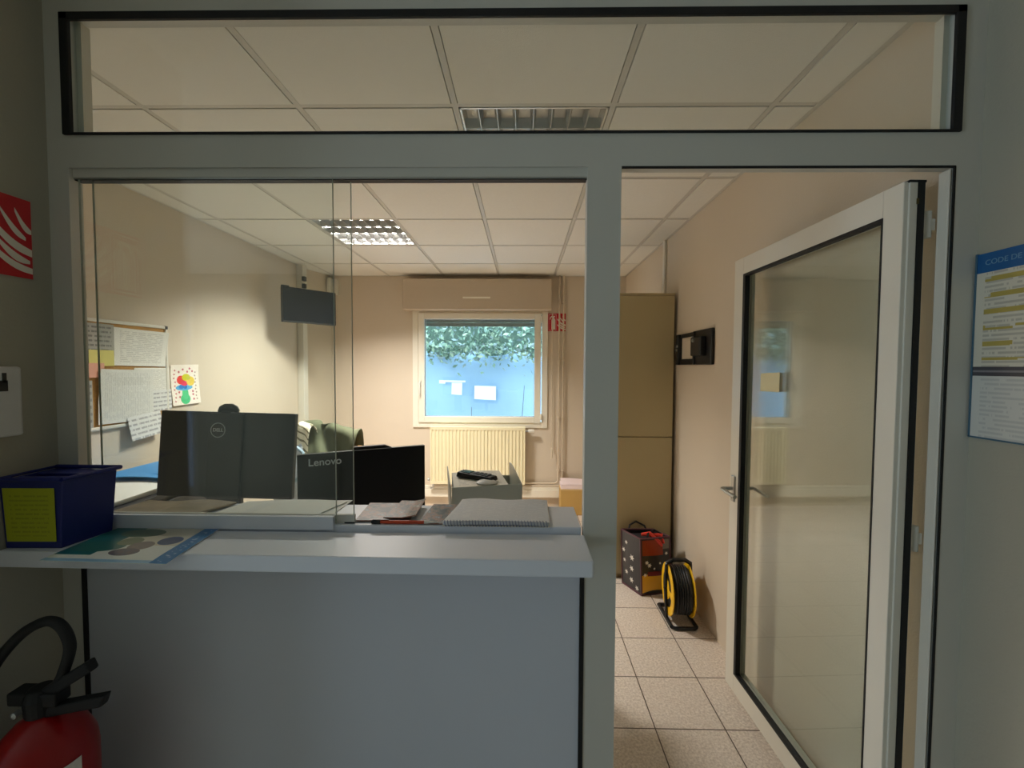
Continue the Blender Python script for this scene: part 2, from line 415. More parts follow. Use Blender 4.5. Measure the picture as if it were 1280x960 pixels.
for z in (1.02, 2.08):
    b = MB().m(m_white); b.lathe([(0, 0), (.009, 0), (.009, .07), (0, .07)], Matrix.Translation((WX1-.048, YB-.04, z-.05)), 10); b.build('hinge', win, smooth=True)
# roller shutter let down a little way + its box
m_slat = mat('grey shutter slat', (150, 152, 146), .5)
b = MB().m(m_slat)
for i in range(4): b.box((WX0+.03, YB+.135, 2.005+.045*i), (WX1-.03, YB+.15, 2.046+.045*i))
b.build('shutter_slats', win)
b = MB().m(mat('beige shutter box', (196, 180, 158), .5, var=.02)); b.box((-1.281, YB-.15, 2.156), (.30, YB, 2.482))
sb = tag(b.build('shutter_box', bevel=.008), 'long beige roller shutter box fixed above the back window', 'shutter box')
b = MB().m(m_upvc); b.box((-.64, YB-.153, 2.272), (-.35, YB-.149, 2.29)); b.build('vent_slot', sb)
# crank rod hanging beside the window
t = thing('shutter_crank', (.318, YB-.03, .66), 'thin beige crank rod hanging right of the back window', 'crank rod')
b = MB().m(m_pipe); b.tube([(0, 0, 0), (0, 0, .78), (0, .0, 1.14), (0, .012, 1.485)], .0055, 8); b.build('rod', t, smooth=True)
b = MB().m(m_pipe); b.tube([(0, 0, 0), (0, -.03, -.01), (0, -.03, -.10)], .009, 8); b.build('crank_handle', t, smooth=True)

# ------------------------------------------------------------------ outside the back window
b = MB().m(mat('outdoor gravel', (150, 146, 138), .9, var=.2, scale=12)); b.box((-8, YB+.22, -.35), (8, 12, -.25)); structure(b.build('ground'))
m_tarp = mat('pale blue sheeting', (158, 196, 228), .6, var=.05, scale=1.6, bump=.3, bscale=5)
b = MB().m(m_tarp)
n = 40; vs = {}
for i in range(n+1):
    for j in range(13):
        x = -2.7+4.3*i/n; z = -.25+1.98*j/12
        if j == 12: z += .04*math.sin(i*1.1)+.02*math.sin(i*2.7)
        vs[i, j] = b.bm.verts.new((x, 5.75+.03*math.sin(i*.9+j*.3)+.02*math.sin(j*1.3), z))
for i in range(n):
    for j in range(12): b.face([vs[i,j], vs[i+1,j], vs[i+1,j+1], vs[i,j+1]])
o = b.build('added_blue_sheet', smooth=True, fix=False); sm = o.modifiers.new('thick', 'SOLIDIFY'); sm.thickness = .01  # sheet added outdoors in place of blue film on the window pane
tag(o, 'large pale blue sheet added outside the back window in place of pane film', 'sheeting')
leafs = [mat('hazed hedge leaf light', (160, 185, 160), .5, var=.2, scale=3), mat('hazed hedge leaf mid', (120, 155, 135), .5, var=.2, scale=3), mat('hazed hedge leaf grey', (140, 165, 168), .5, var=.2, scale=3), mat('hazed hedge leaf dark', (100, 130, 115), .6, var=.2, scale=3)]  # leaf colours paled to paint in the haze over the hedge
b = MB(); R = random.Random(3)
for k in range(9000):
    x = R.uniform(-2.9, 1.8); z = R.uniform(1.25, 3.1); y = 6.35+R.uniform(-.42, .35)+.1*math.sin(x*3)
    if k > 7400: z = 1.86-abs(R.gauss(0, .13)); y = R.uniform(5.58, 5.68)
    elif z < 1.75: y = max(y, 5.9)
    b.m(leafs[R.choices((0, 1, 2, 3), (3, 4, 3, 2))[0]])
    n_ = Vector((R.uniform(-1, 1), R.uniform(-1.3, .3), R.uniform(-.4, 1))).normalized()
    a = n_.orthogonal().normalized(); a.rotate(Matrix.Rotation(R.uniform(0, 6.3), 3, n_)); c = n_.cross(a); l = R.uniform(.03, .055); p = Vector((x, y, z))
    b.poly([p-a*l, p-a*.2*l+c*l*.45, p+a*l, p-a*.2*l-c*l*.45])
hd = b.build('hedge', fix=False)
tag(hd, 'leafy green hedge rising behind the blue sheeting outside the window', 'hedge')
b = MB().m(leafs[3]); b.box((-3, 6.55, -.25), (1.9, 7.2, 3.0)); b.build('branch_mass', hd)
m_card = mat('white card', (246, 250, 246), .6)
def outpatch(pts, label):
    b = MB().m(m_card); b.prism([(x*1.247, 5.70, 1.55+(z-1.55)*1.247) for x, z in pts], (0, .006, 0)); tag(b.build('white_sheet'), label, 'paper', 'white sheets on the blue sheeting')
outpatch([(-.925, 1.365), (-.86, 1.362), (-.855, 1.382), (-.635, 1.378), (-.635, 1.398), (-.925, 1.402)], 'narrow white strip on the blue sheeting outside the window')
outpatch([(-.79, 1.245), (-.675, 1.238), (-.67, 1.374), (-.785, 1.374)], 'small upright white sheet hanging below the strip outside the window')
outpatch([(-.537, 1.195), (-.298, 1.183), (-.296, 1.338), (-.535, 1.343)], 'wide white sheet at the middle of the blue sheeting outside the window')
m_twig = mat('dark twig', (84, 96, 104), .7)
for i, (p, q, lab) in enumerate((((-.735, 5.62, .62), (-.70, 5.64, 1.0), 'thin dark stalk under the small upright paper outside the window'),
              ((-.12, 5.62, .74), (.02, 5.64, 1.30), 'long slanting dark stalk outside right of the wide paper'))):
    b = MB().m(m_twig); p = Vector(p); q = Vector(q); p.z = -.25; b.tube([p, p.lerp(q, .5)+Vector((.02, 0, 0)), q], [.008, .007, .004], 6); tag(b.build('plant_stalk'), lab, 'stalk')

# ------------------------------------------------------------------ radiator, pipes, sign on the back wall
t = thing('radiator', (-.485, YB-.075, .28), 'cream panel radiator with vertical ribs under the back window', 'radiator')
b = MB().m(m_rad); pts = []
x = -.51; nrib = 27; pw = 1.02/nrib
for i in range(nrib):
    a = x+pw*i; pts += [(a, -.045), (a+pw*.32, -.045), (a+pw*.45, -.036), (a+pw*.87, -.036)]
pts += [(x+1.02, -.045), (x+1.02, -.028), (x, -.028)]
b.prism([(px, py, .03) for px, py in pts], (0, 0, .56)); b.box((-.51, -.045, .0), (.51, -.028, .03)); b.box((-.51, -.045, .59), (.51, -.028, .62))
b.box((-.51, .02, .0), (.51, .035, .62)); b.build('panel', t)
b = MB().m(m_rad); b.box((-.513, -.047, .615), (.513, .037, .622)); b.box((-.513, -.044, .01), (-.508, .037, .62)); b.box((.508, -.044, .01), (.513, .037, .62)); b.build('casing', t, bevel=.002)
b = MB().m(m_alu); b.tube([(.513, -.0, .575), (.545, -.0, .575)], .011, 10); v = b.build('valve', t, smooth=True)
b = MB().m(m_white); b.tube([(.545, 0, .575), (.555, 0, .575), (.60, 0, .575), (.612, 0, .575)], [.016, .021, .021, .015], 14); b.build('valve_head', v, smooth=True)
b = MB().m(m_alu); b.tube([(-.49, 0, -.0), (-.49, 0, -.045), (-.52, 0, -.06)], .01, 8); b.tube([(-.545, -.01, .04), (-.53, -.01, .04)], .018, 10); b.build('bleed_valve', t, smooth=True)
for dx in (-.4, .4):
    b = MB().m(m_rad); b.box((dx-.02, .03, .08), (dx+.02, .074, .54)); b.build('bracket', t)
def pipe(xp, zb, xend, label):
    yp = YB-.035; r = .05
    path = [(xp, yp, H+.01), (xp, yp, zb+r)]
    for k in range(1, 7): a = k/6*PI/2; path.append((xp-r+r*math.cos(a), yp, zb+r-r*math.sin(a)))
    path.append((xend, yp, zb))
    t = thing('heating_pipe', (xp, yp, zb), label, 'pipe', 'heating pipes on the back wall')
    o = Vector(t.location); b = MB().m(m_pipe); b.tube([Vector(p)-o for p in path], .0095, 10); b.build('tube', t, smooth=True)
    for z in (.42, 1.0, 1.62, 2.25):
        b = MB().m(m_pipe); b.box((-.014, -.012, z-zb-.01), (.014, .035, z-zb+.01)); b.build('pipe_clip', t, bevel=.002)
pipe(.392, .275, .03, 'left of the two painted heating pipes bending to the radiator')
pipe(.435, .245, -.98, 'right of the two painted heating pipes running lower past the radiator')

m_red = mat('sign red', (196, 12, 34), .4, var=.03)
m_sgnw = mat('sign white', (232, 226, 216), .4, var=.02)
def fire_sign(name, org, xdir, ydir, w, h, label):
    """red square sign: extinguisher pictogram on the left half, flame stripes on the right half"""
    M = frame_M(org, xdir, ydir); t = thing(name, M.translation, label, 'sign', 'red fire extinguisher signs')
    M = Matrix.Translation(-M.translation) @ M
    tr = lambda pts, z: [M @ Vector((px*w, py*h, z)) for px, py in pts]
    zd = M.to_3x3() @ Vector((0, 0, 1))
    b = MB().m(m_red); b.prism(tr([(0, 0), (1, 0), (1, 1), (0, 1)], 0), zd*.002); b.build('plate', t)
    b = MB().m(m_sgnw)
    for pts in ([(.20, .10), (.42, .10), (.42, .62), (.38, .72), (.24, .72), (.20, .62)], [(.26, .72), (.36, .72), (.36, .80), (.26, .80)],
                [(.10, .66), (.14, .66), (.17, .76), (.26, .80), (.40, .80), (.40, .86), (.22, .86), (.13, .80)],
                [(.045, .045), (.045, .955), (.06, .955), (.06, .06), (.47, .06), (.47, .045)], [(.47, .045), (.47, .955), (.045, .955), (.045, .94), (.455, .94), (.455, .045)]):
        b.prism(tr(pts, .002), zd*.0006)
    b.build('pictogram', t)
    b = MB().m(m_sgnw)
    def stripe(x0, y0, x1, y1, wd, sag, taper):
        up, lo = [], []
        for k in range(11):
            u = k/10; px = x0+(x1-x0)*u; py = y0+(y1-y0)*u - sag*math.sin(PI*u)
            d = wd*(1-taper*(1-u))*(1 if u < .999 or taper < .9 else 1); d = wd*(taper*math.sin(PI*min(1, u*.75+.12))+(1-taper))
            up.append((px, py+d/2)); lo.append((px, py-d/2))
        b.prism(tr(up+lo[::-1], .002), zd*.0006)
    for a in ((.82, .84, .995, .60, .10, .05, .8), (.66, .82, .93, .50, .10, .05, 1), (.53, .68, .995, .33, .11, .07, .3), (.60, .46, .97, .21, .10, .06, 1), (.53, .36, .995, .10, .09, .06, .3)): stripe(*a)
    b.build('flames', t)
fire_sign('fire_sign', (.269, YB-.004, 1.943), (1, 0, 0), (0, 0, 1), .192, .192, 'small red fire extinguisher sign behind the pipes on the back wall')
fire_sign('fire_sign', (-1.259, .865, 1.768), (0, 1, 0), (0, 0, 1), .19, .196, 'red sign with white flames on the hall wall left of the hatch')

# ------------------------------------------------------------------ luminaires
m_refl = mat('satin reflector', (225, 224, 220), .4, .6, var=.04)
m_blade = mat('pearl louvre blade', (200, 200, 198), .3, .75, var=.04)
m_tube_on = mat('lit fluorescent tube', (255, 244, 226), .5, emit=((1, .95, .90), 75))
m_tube_off = mat('unlit fluorescent tube', (236, 226, 214), .25)
def luminaire(cx, cy, lit, label):
    t = thing('ceiling_light', (cx, cy, H), label, 'ceiling light', 'louvred ceiling lights')
    s = .286
    b = MB().m(m_refl); b.box((-s, -s, .075), (s, s, .085))
    for a, c in (((-s, -s, -.002), (-s+.008, s, .085)), ((s-.008, -s, -.002), (s, s, .085)), ((-s, -s, -.002), (s, -s+.008, .085)), ((-s, s-.008, -.002), (s, s, .085))): b.box(a, c)
    b.build('housing', t)
    for r in range(4):
        yy = -s+ (r+.5)*(2*s/4)
        on = r in lit
        b = MB().m(m_tube_on if on else m_tube_off); b.tube([(-s+.02, yy, .058), (s-.02, yy, .058)], .008, 10); b.build('tube', t, smooth=True)
    b = MB().m(m_blade)
    for r in range(5):                       # long V-section blades between the tubes
        yy = -s+r*(2*s/4); y0, y1 = max(-s, yy-.018), min(s, yy+.018)
        b.prism([(-s, y0, .034), (-s, yy-.0015 if yy-.0015 > y0 else y0, 0), (-s, min(yy+.0015, y1), 0), (-s, y1, .034)], (2*s, 0, 0))
    for r in range(4):                       # cross blades, thin at the lower edge and wide at the top
        ya, yb = -s+r*(2*s/4), -s+(r+1)*(2*s/4)
        for k in range(1, 8):
            xx = -s+k*(2*s/8)
            b.prism([(xx-.012, ya, .032), (xx-.0015, ya, .0), (xx+.0015, ya, .0), (xx+.012, ya, .032)], (0, yb-ya, 0))
    b.build('louvre', t)
    return t
t = luminaire(GX+.3, GY+1.5, (2, 3), 'lit louvred ceiling light deep in the office, left of the window')
luminaire(GX+1.5, GY+.3, (), 'unlit louvred ceiling light seen through the transom above the hatch')
# the louvre's beam: the two lit tubes leave the fitting within its cut-off angle
la = bpy.data.lights.new('tube_light', 'AREA'); la.shape = 'RECTANGLE'; la.size = .53; la.size_y = .27; la.energy = 52; la.color = (1, .95, .87); la.spread = math.radians(130)
o = bpy.data.objects.new('tube_light', la); COL.objects.link(o); o.location = (GX+.3, GY+1.5+.143, H-.006)

# ------------------------------------------------------------------ left wall: screen, pin board, drawing
ang = math.atan2(.35, .295)
t = thing('television', (-1.8925, 3.675, 2.075), 'small black flat screen hung high in the back left corner', 'television', None, ang)
b = MB().m(m_plastic_b); b.box((-.229, -.012, -.15), (.229, .028, .15)); b.box((-.15, .028, -.1), (.15, .05, .09)); b.build('casing', t, bevel=.004)
b = MB().m(m_gloss_b); b.box((-.222, -.0135, -.138), (.222, -.0115, .143)); b.build('screen', t)
b = MB().m(m_plastic_b); b.box((-.23, -.004, .15), (-.17, .02, .162)); b.build('antenna_socket', t, bevel=.003)
b = MB().m(m_plastic_b)
inv = Matrix.Rotation(-ang, 4, 'Z')
def loc(p): return inv @ (Vector(p)-Vector((-1.8925, 3.675, 2.075)))
b.tube([loc((-1.92, 3.72, 2.08)), loc((-2.05, 3.93, 2.08)), loc((-2.16, 4.07, 2.08))], .014, 8); b.box((-.05, .05, -.05), (.05, .056, .05)); b.build('wall_arm', t)
for z in (2.33, 2.40):
    b = MB().m(m_plastic_b); b.box((-2.156, 4.035, z-.022), (-2.125, 4.075, z+.022)); tag(b.build('cable_clip', bevel=.004), ('upper' if z > 2.36 else 'lower')+' black cable clip on the white duct above the screen', 'clip', 'cable clips on the duct')
for dx, dz in ((0, 0), (.055, -.004)):
    b = MB().m(m_white); b.box((-2.115+dx, YB-.05-(.04 if dx == 0 else 0), 2.33+dz), (-2.075+dx, YB, 2.50+dz)); tag(b.build('junction_box', bevel=.004), ('left' if dx == 0 else 'right')+' of two small white boxes under the ceiling in the back left corner', 'junction box', 'junction boxes in the corner')

xw = XL+.0015
m_cork = mat('cork', (196, 150, 88), .85, var=.25, scale=90)
t = thing('pin_board', (XL, 2.10, 1.21), 'white framed cork pin board on the left wall covered in papers', 'pin board')
b = MB().m(m_cork); b.box((.001, -.455, .01), (.010, .435, .57)); b.build('cork_panel', t)
b = MB().m(m_white); fw = .018
b.box((0, -.46, 0), (.018, .444, fw)); b.box((0, -.46, .58-fw), (.018, .444, .58)); b.box((0, -.46, 0), (.018, -.46+fw, .58)); b.box((0, .444-fw, 0), (.018, .444, .58)); b.build('board_frame', t, bevel=.004)
for y_, z_ in ((.424, .56), (.424, 0), (-.46, .56), (-.46, 0)):
    b = MB().m(m_dkgrey); b.box((-.0, y_, z_), (.020, y_+.022, z_+.022)); b.build('corner_cap', t, bevel=.005)
def wall_sheet(name, y0, y1, z0, z1, off, m, label, cat='paper', rot=0, bulge=None, group='papers pinned on the board'):
    c = Vector((0, (y0+y1)/2, (z0+z1)/2)); P = []
    for (yy, zz) in ((y0, z0), (y1, z0), (y1, z1), (y0, z1)):
        d = Vector((0, yy, zz))-c; d.rotate(Matrix.Rotation(rot, 3, 'X')); P.append(c+d+Vector((XL+.0125+off, 0, 0)))
    b = MB().m(m); b.sheet(P, .001, 12, 12, bulge); return tag(b.build(name, smooth=True), label, cat, group)
p_text = paper('printed page', (238, 236, 228), (150, 152, 152), 20, heavy=.45)
p_grid = paper('printed table', (226, 226, 220), (160, 163, 165), 30, .06, .94, heavy=.4, across=True)
p_bars = paper('barred page', (228, 228, 226), (120, 122, 126), 5, .0, 1.0, 1, 0, heavy=.6)
p_grey = paper('grey leaflet', (176, 174, 166), (92, 92, 92), 7, heavy=.7)
curl = lambda u, v: .03*max(0, u-.45)*max(0, v-.25)*2
wall_sheet('pinned_sheet', 2.06, 2.205, 1.60, 1.765, .000, p_grey, 'grey leaflet at the top left of the pin board', bulge=lambda u, v: .004*u)
wall_sheet('pinned_sheet', 2.205, 2.525, 1.545, 1.752, .003, p_text, 'large white page curling at the top right of the pin board', bulge=curl, rot=-.02)
wall_sheet('sticky_note', 2.07, 2.20, 1.545, 1.628, .006, mat('yellow note', (228, 218, 130), .7), 'pale yellow note at the left of the pin board', 'note')
wall_sheet('sticky_note', 2.03, 2.145, 1.485, 1.56, .008, mat('pink note', (232, 172, 150), .7), 'pink note under the yellow one on the pin board', 'note')
wall_sheet('pinned_sheet', 2.318, 2.548, 1.375, 1.535, .002, p_text, 'white page with bars of text at the right of the pin board')
wall_sheet('pinned_sheet', 2.11, 2.43, 1.235, 1.525, .007, p_grid, 'largest white table page low on the pin board, curling at its left', rot=-.03, bulge=lambda u, v: .03*max(0, .35-u)*max(0, v-.4)*2)
wall_sheet('pinned_sheet', 2.36, 2.56, 1.275, 1.40, .004, p_bars, 'lined page sticking out right of the pin board', rot=.03)
wall_sheet('pinned_sheet', 2.265, 2.475, 1.135, 1.268, .010, p_bars, 'lined page hanging below the pin board frame', rot=.10, bulge=lambda u, v: .015*(1-v))
wall_sheet('pinned_sheet', 2.045, 2.085, 1.22, 1.47, .003, p_grey, 'narrow grey strip of paper at the pin board lower left edge')
# child's drawing taped to the wall
def drawing_mat():
    m = bpy.data.materials.new("child's drawing paper"); m.use_nodes = True; k = NT(m); bs = k.n['Principled BSDF']
    u, v, _ = k.xyz(k.coord('UV')); c = k.mix(k.noise(6), lin((246, 236, 222)), lin((250, 242, 232)))
    def blob(c, cu, cv, ru, rv, col):
        d = k.math('ADD', k.math('POWER', k.math('DIVIDE', k.math('SUBTRACT', u, cu), ru), 2), k.math('POWER', k.math('DIVIDE', k.math('SUBTRACT', v, cv), rv), 2))
        return k.mix(k.math('LESS_THAN', d, 1), c, lin(col))
    for a in ((.45, .14, .17, .13, (70, 196, 130)), (.46, .28, .11, .16, (84, 206, 140)), (.44, .43, .30, .075, (90, 180, 230)), (.34, .45, .09, .055, (50, 130, 210)), (.48, .44, .07, .05, (40, 120, 200)),
              (.34, .62, .14, .11, (232, 66, 60)), (.46, .53, .13, .06, (226, 60, 92)), (.53, .68, .15, .09, (206, 206, 40)), (.68, .58, .15, .12, (236, 206, 70)), (.60, .66, .08, .05, (196, 200, 50))): c = blob(c, *a)
    for i in range(9):
        c = blob(c, .1+.02*(i % 3), .1+.095*i, .028, .022, (206, 130, 130)); c = blob(c, .87-.02*(i % 2), .12+.085*i, .026, .022, (168, 150, 138))
    for cu, cv in ((.25, .32), (.26, .2), (.74, .32), (.74, .24), (.75, .12), (.42, .88), (.58, .82), (.76, .83), (.66, .90), (.28, .82)): c = blob(c, cu, cv, .035, .028, (196, 108, 120))
    k.l.new(c, bs.inputs['Base Color']); bs.inputs['Roughness'].default_value = .7; return m
wall_sheet('child_drawing', 2.575, 2.80, 1.295, 1.555, -.0125, drawing_mat(), "child's painted bouquet drawing taped on the left wall by the pin board", 'drawing', rot=.02, bulge=lambda u, v: .012*(1-v)**2+.02*max(0, v-.8), group=None)

# low side cabinet by the left wall with papers
t = thing('side_cabinet', (-1.98, 2.0, 0), 'low dark side cabinet against the left wall under the pin board', 'cabinet')
b = MB().m(m_dkgrey); b.box((-.22, -.40, .04), (.215, .40, .90)); b.build('body', t, bevel=.004)
b = MB().m(m_dkgrey); b.box((-.233, -.41, .90), (.23, .41, .925)); b.build('top', t, bevel=.003)
for s_ in (-1, 1):
    b = MB().m(m_dkgrey); b.box((.216, .01 if s_ > 0 else -.395, .06), (.232, .395 if s_ > 0 else -.01, .88)); dr = b.build('cabinet_door', t, bevel=.003)
    b = MB().m(m_alu); b.tube([(.235, .04*s_, .70), (.255, .04*s_, .70), (.255, .04*s_, .82), (.235, .04*s_, .82)], .005, 8); b.build('handle', dr)
m_pp = mat('white paper stack', (232, 232, 228), .7, var=.03)
b = MB().m(m_pp)
for k in range(7): b.sheet([(-2.19+.006*k, 1.66+.01*k, .9255+.004*k), (-1.80+.004*k, 1.70, .9255+.004*k), (-1.78, 2.30-.01*k, .9255+.004*k), (-2.19, 2.32, .9255+.004*k)], .003, 8, 4, lambda u, v, k=k: .012*k/6*math.sin(PI*u))
tag(b.build('paper_pile', smooth=True), 'loose pile of white papers on the dark side cabinet', 'papers')
b = MB().m(mat('blue folder card', (70, 148, 214), .5)); b.sheet([(-2.18, 2.02, .967), (-1.82, 2.06, .969), (-1.80, 2.33, .972), (-2.17, 2.35, .970)], .004, 10, 6, lambda u, v: .006+.012*math.sin(PI*u)); b.sheet([(-2.15, 2.10, .974), (-1.85, 2.10, .978), (-1.80, 2.36, .99), (-2.12, 2.37, .98)], .002, 10, 6, lambda u, v: .01+.03*u*v)
tag(b.build('blue_folder', smooth=True), 'open blue folder on top of the white paper pile', 'folder')

# ------------------------------------------------------------------ desk behind the hatch
t = thing('desk', (-.75, 1.74, 0), 'long pale desk standing behind the hatch under the two monitors', 'desk')
b = MB().m(m_desk); b.box((-.96, -.42, .715), (.90, .42, .74)); b.build('desk_top', t, bevel=.003)
for x, y in ((-.9, -.36), (.84, -.36), (-.9, .36), (.84, .36)):
    b = MB().m(m_alu); b.box((x-.025, y-.025, 0), (x+.025, y+.025, .715)); b.build('leg', t)

def monitor(name, loc, rz, w, h, zc, tilt, roll, label, colw, m_back):
    t = thing(name, loc, label, 'monitor', None, rz); z = zc-loc[2]
    M = Matrix.Translation((0, 0, z)) @ Matrix.Rotation(roll, 4, 'Y') @ Matrix.Rotation(tilt, 4, 'X')
    b = MB().m(m_back); b.box((-w/2, 0, -h/2), (w/2, .022, h/2), M); b.build('casing', t, bevel=.003)
    b = MB().m(m_gloss_b); b.box((-w/2+.008, .0215, -h/2+.012), (w/2-.008, .0235, h/2-.008), M); b.build('screen', t)
    b = MB().m(m_plastic_b)
    if colw: b.box((-colw/2-.0, -.014, -h/2-.0), (colw/2, .0, h/2-.004), M)
    zt_ = z-h/2+.03; cw = max(colw, .06)/2; b.hexa([(-cw, -.03, .012), (cw, -.03, .012), (cw, -.005, .012), (-cw, -.005, .012), (-cw, -.02, zt_), (cw, -.02, zt_), (cw, .002, zt_), (-cw, .002, zt_)]); b.build('stand_column', t, bevel=.003)
    b = MB().m(m_plastic_b); b.box((-.12, -.12, 0), (.12, .09, .012)); b.build('base', t, bevel=.004)
    return t, M
t, M = monitor('monitor', (-1.178, 1.62, .74), 0, .541, .338, 1.196, math.radians(-4.5), math.radians(1.2), 'black monitor seen from behind with round badge, camera clipped on top', .135, mat('sheened black plastic', (33, 34, 40), .32, var=.06))
bd = M @ Matrix.Translation((-.027, -.0145, .098))
b = MB().m(m_logo)
R_ = Matrix.Rotation(PI/2, 4, 'X'); b2 = bd @ R_
b.tube([b2 @ Vector((.028*math.cos(2*PI*k/28), .028*math.sin(2*PI*k/28), 0)) for k in range(28)], .0016, 6, closed=True)
b.add_mesh(text_mesh('DELL', .0185, .0005, .0004), b2); b.build('badge', t)
wc = thing('webcam', Vector(t.location)+M @ Vector((-.005, .01, .169)), 'round black webcam clipped on top of the badged monitor', 'webcam')
b = MB().m(m_plastic_b); b.tube([(-.033, 0, -.004), (-.034, 0, .004), (-.028, 0, .014), (-.012, 0, .0215), (.012, 0, .0215), (.028, 0, .014), (.034, 0, .004), (.033, 0, -.004)], [.006, .010, .012, .013, .013, .012, .010, .006], 10); b.box((-.032, -.008, .001), (.032, .008, .02)); b.build('body', wc, smooth=True)
b = MB().m(m_gloss_b); b.lathe([(0, 0), (.008, 0), (.008, .004), (0, .005)], Matrix.Translation((0, .012, .010)) @ Matrix.Rotation(-PI/2, 4, 'X'), 14); b.build('lens', wc)
b = MB().m(m_plastic_b); b.box((-.018, -.018, -.03), (.018, -.0152, .004)); b.build('clip', wc)

rzL = math.atan2(.23, .448)
t, M = monitor('monitor', (-.659, 1.715, .74), rzL, .504, .30, 1.051, 0, 0, 'black monitor seen from behind with silver lettering, turned beside the badged one', 0, m_matt_b)
b = MB().m(m_logo); b.add_mesh(text_mesh('Lenovo', .041, .0005, .0006), M @ Matrix.Translation((-.152, -.0005, .114)) @ R_); b.build('lettering', t)
b = MB().m(m_alu); b.box((-.252, -.001, .1495), (.252, .002, .1512), M); b.build('top_trim', t)
b = MB().m(m_matt_b); ax = Vector((math.cos(rzL), math.sin(rzL), 0))
c0 = Vector((-.64, 1.735, 1.2015)); b.hexa([c0+ax*a+Vector((-math.sin(rzL), math.cos(rzL), 0))*d+Vector((0, 0, z)) for z, (ea, eb) in ((0, (-.075, .085)), (.014, (-.07, .055))) for a, d in ((ea, -.01), (eb, -.01), (eb, .012), (ea, .012))])
tag(b.build('sensor_bar', bevel=.002), 'flat black bar lying on top of the monitor with silver lettering', 'sensor bar')

# ------------------------------------------------------------------ things on the sill
m_mag = bpy.data.materials.new('magazine cover'); m_mag.use_nodes = True; k = NT(m_mag); bs = k.n['Principled BSDF']
u, v, _ = k.xyz(k.coord('UV'))
n1 = k.noise(2.6, 6, k.coord('UV'), .6)
cr = k.new('ShaderNodeValToRGB'); k.l.new(n1, cr.inputs[0]); e = cr.color_ramp.elements
e[0].position = .40; e[0].color = (*lin((40, 42, 44)), 1); e[1].position = .64; e[1].color = (*lin((170, 170, 166)), 1)
for ps, c in ((.46, (84, 78, 70)), (.52, (150, 106, 84)), (.56, (84, 88, 92))): el = e.new(ps); el.color = (*lin(c), 1)
k.l.new(cr.outputs[0], bs.inputs['Base Color']); bs.inputs['Roughness'].default_value = .3
zs = 1.1185
b = MB().m(m_pp); b.sheet([(-.905, 1.135, zs), (-.55, 1.135, zs), (-.545, 1.31, zs), (-.87, 1.29, zs)], .002, 10, 6, lambda u, v: .0)
b.sheet([(-.90, 1.137, zs+.003), (-.60, 1.137, zs+.003), (-.55, 1.29, zs+.004), (-.86, 1.275, zs+.003)], .002, 10, 6, lambda u, v: .006*math.sin(PI*u)*v)
tag(b.build('paper_sheets', smooth=True), 'flat white paper sheets on the sill before the lettered monitor', 'papers')
b = MB().m(mat('kraft envelope', (150, 136, 116), .7, var=.25, scale=16)); b.sheet([(-1.19, 1.132, zs), (-.93, 1.132, zs), (-.89, 1.265, zs), (-1.17, 1.272, zs)], .006, 10, 6, lambda u, v: .004*math.sin(7*u)*math.sin(5*v)+.004)
tag(b.build('kraft_papers', smooth=True), 'crumpled brownish papers on the sill below the badged monitor', 'papers')
b = MB().m(m_mag); b.sheet([(-.462, 1.128, zs), (-.31, 1.128, zs), (-.33, 1.275, zs), (-.475, 1.275, zs)], .004, 12, 8, lambda u, v: .002)
tag(b.build('magazine', smooth=True), 'glossy magazine on the sill just right of the glass edge', 'magazine', 'magazines on the sill')
b = MB().m(m_mag); b.sheet([(-.385, 1.13, zs+.008), (-.295, 1.13, zs+.008), (-.30, 1.272, zs+.008), (-.375, 1.275, zs+.008)], .003, 14, 8, lambda u, v: .003+.022*max(0, u-.55)**1.3)
tag(b.build('magazine', smooth=True), 'folded magazine with its right side curling up on the sill', 'magazine', 'magazines on the sill')
b = MB().m(m_mag); b.sheet([(-.285, 1.115, zs), (-.18, 1.115, zs), (-.17, 1.272, zs), (-.275, 1.275, zs)], .003, 12, 8, lambda u, v: .001)
tag(b.build('magazine', smooth=True), 'grey printed leaflet half under the spiral notebook', 'magazine', 'magazines on the sill')
# pen
t = thing('pen', (-.32, 1.118, zs+.0055), 'orange pen lying on the front edge of the sill', 'pen')
b = MB().m(mat('orange plastic', (196, 70, 34), .35)); b.tube([(-.07, 0, 0), (.052, -.0, 0)], .0048, 10); b.build('barrel', t, smooth=True)
b = MB().m(m_plastic_b); b.tube([(-.094, .0, 0), (-.092, 0, 0), (-.068, 0, 0)], [.003, .0054, .0056], 10); b.box((-.09, -.0015, .004), (-.045, .0015, .0065)); b.build('cap', t, smooth=True)
b = MB().m(m_sgnw); b.tube([(.052, 0, 0), (.075, 0, 0), (.09, 0, 0)], [.0046, .003, .0008], 10); b.build('tip', t, smooth=True)
# spiral notebook
t = thing('spiral_notebook', (-.07, 1.19, zs), 'open white spiral-bound notebook lying on the sill at the right', 'notebook')
m_note = paper('squared page', (222, 222, 224), (176, 178, 190), 34, .03, .97, .97, .03, heavy=.35)
b = MB().m(m_note); b.sheet([(-.145, -.082, .002), (.143, -.084, .002), (.147, .088, .002), (-.118, .094, .002)], .011, 14, 10, lambda u, v: .003*math.sin(PI*u)+(.006*max(0, v-.75)*4*(.6+.4*math.sin(9*u)))); b.build('pages', t, smooth=True)
b = MB().m(m_sgnw); b.sheet([(-.147, -.085, 0), (.145, -.087, 0), (.15, .09, 0), (-.12, .096, 0)], .0018, 4, 4); b.build('cover', t)
b = MB().m(mat('bluish wire', (128, 134, 160), .35, .5)); path = []
for k in range(34*10+1):
    a = 2*PI*k/10; path.append((-.142+.283*k/340, -.084+.0075*math.cos(a), .0085+.0078*math.sin(a)))
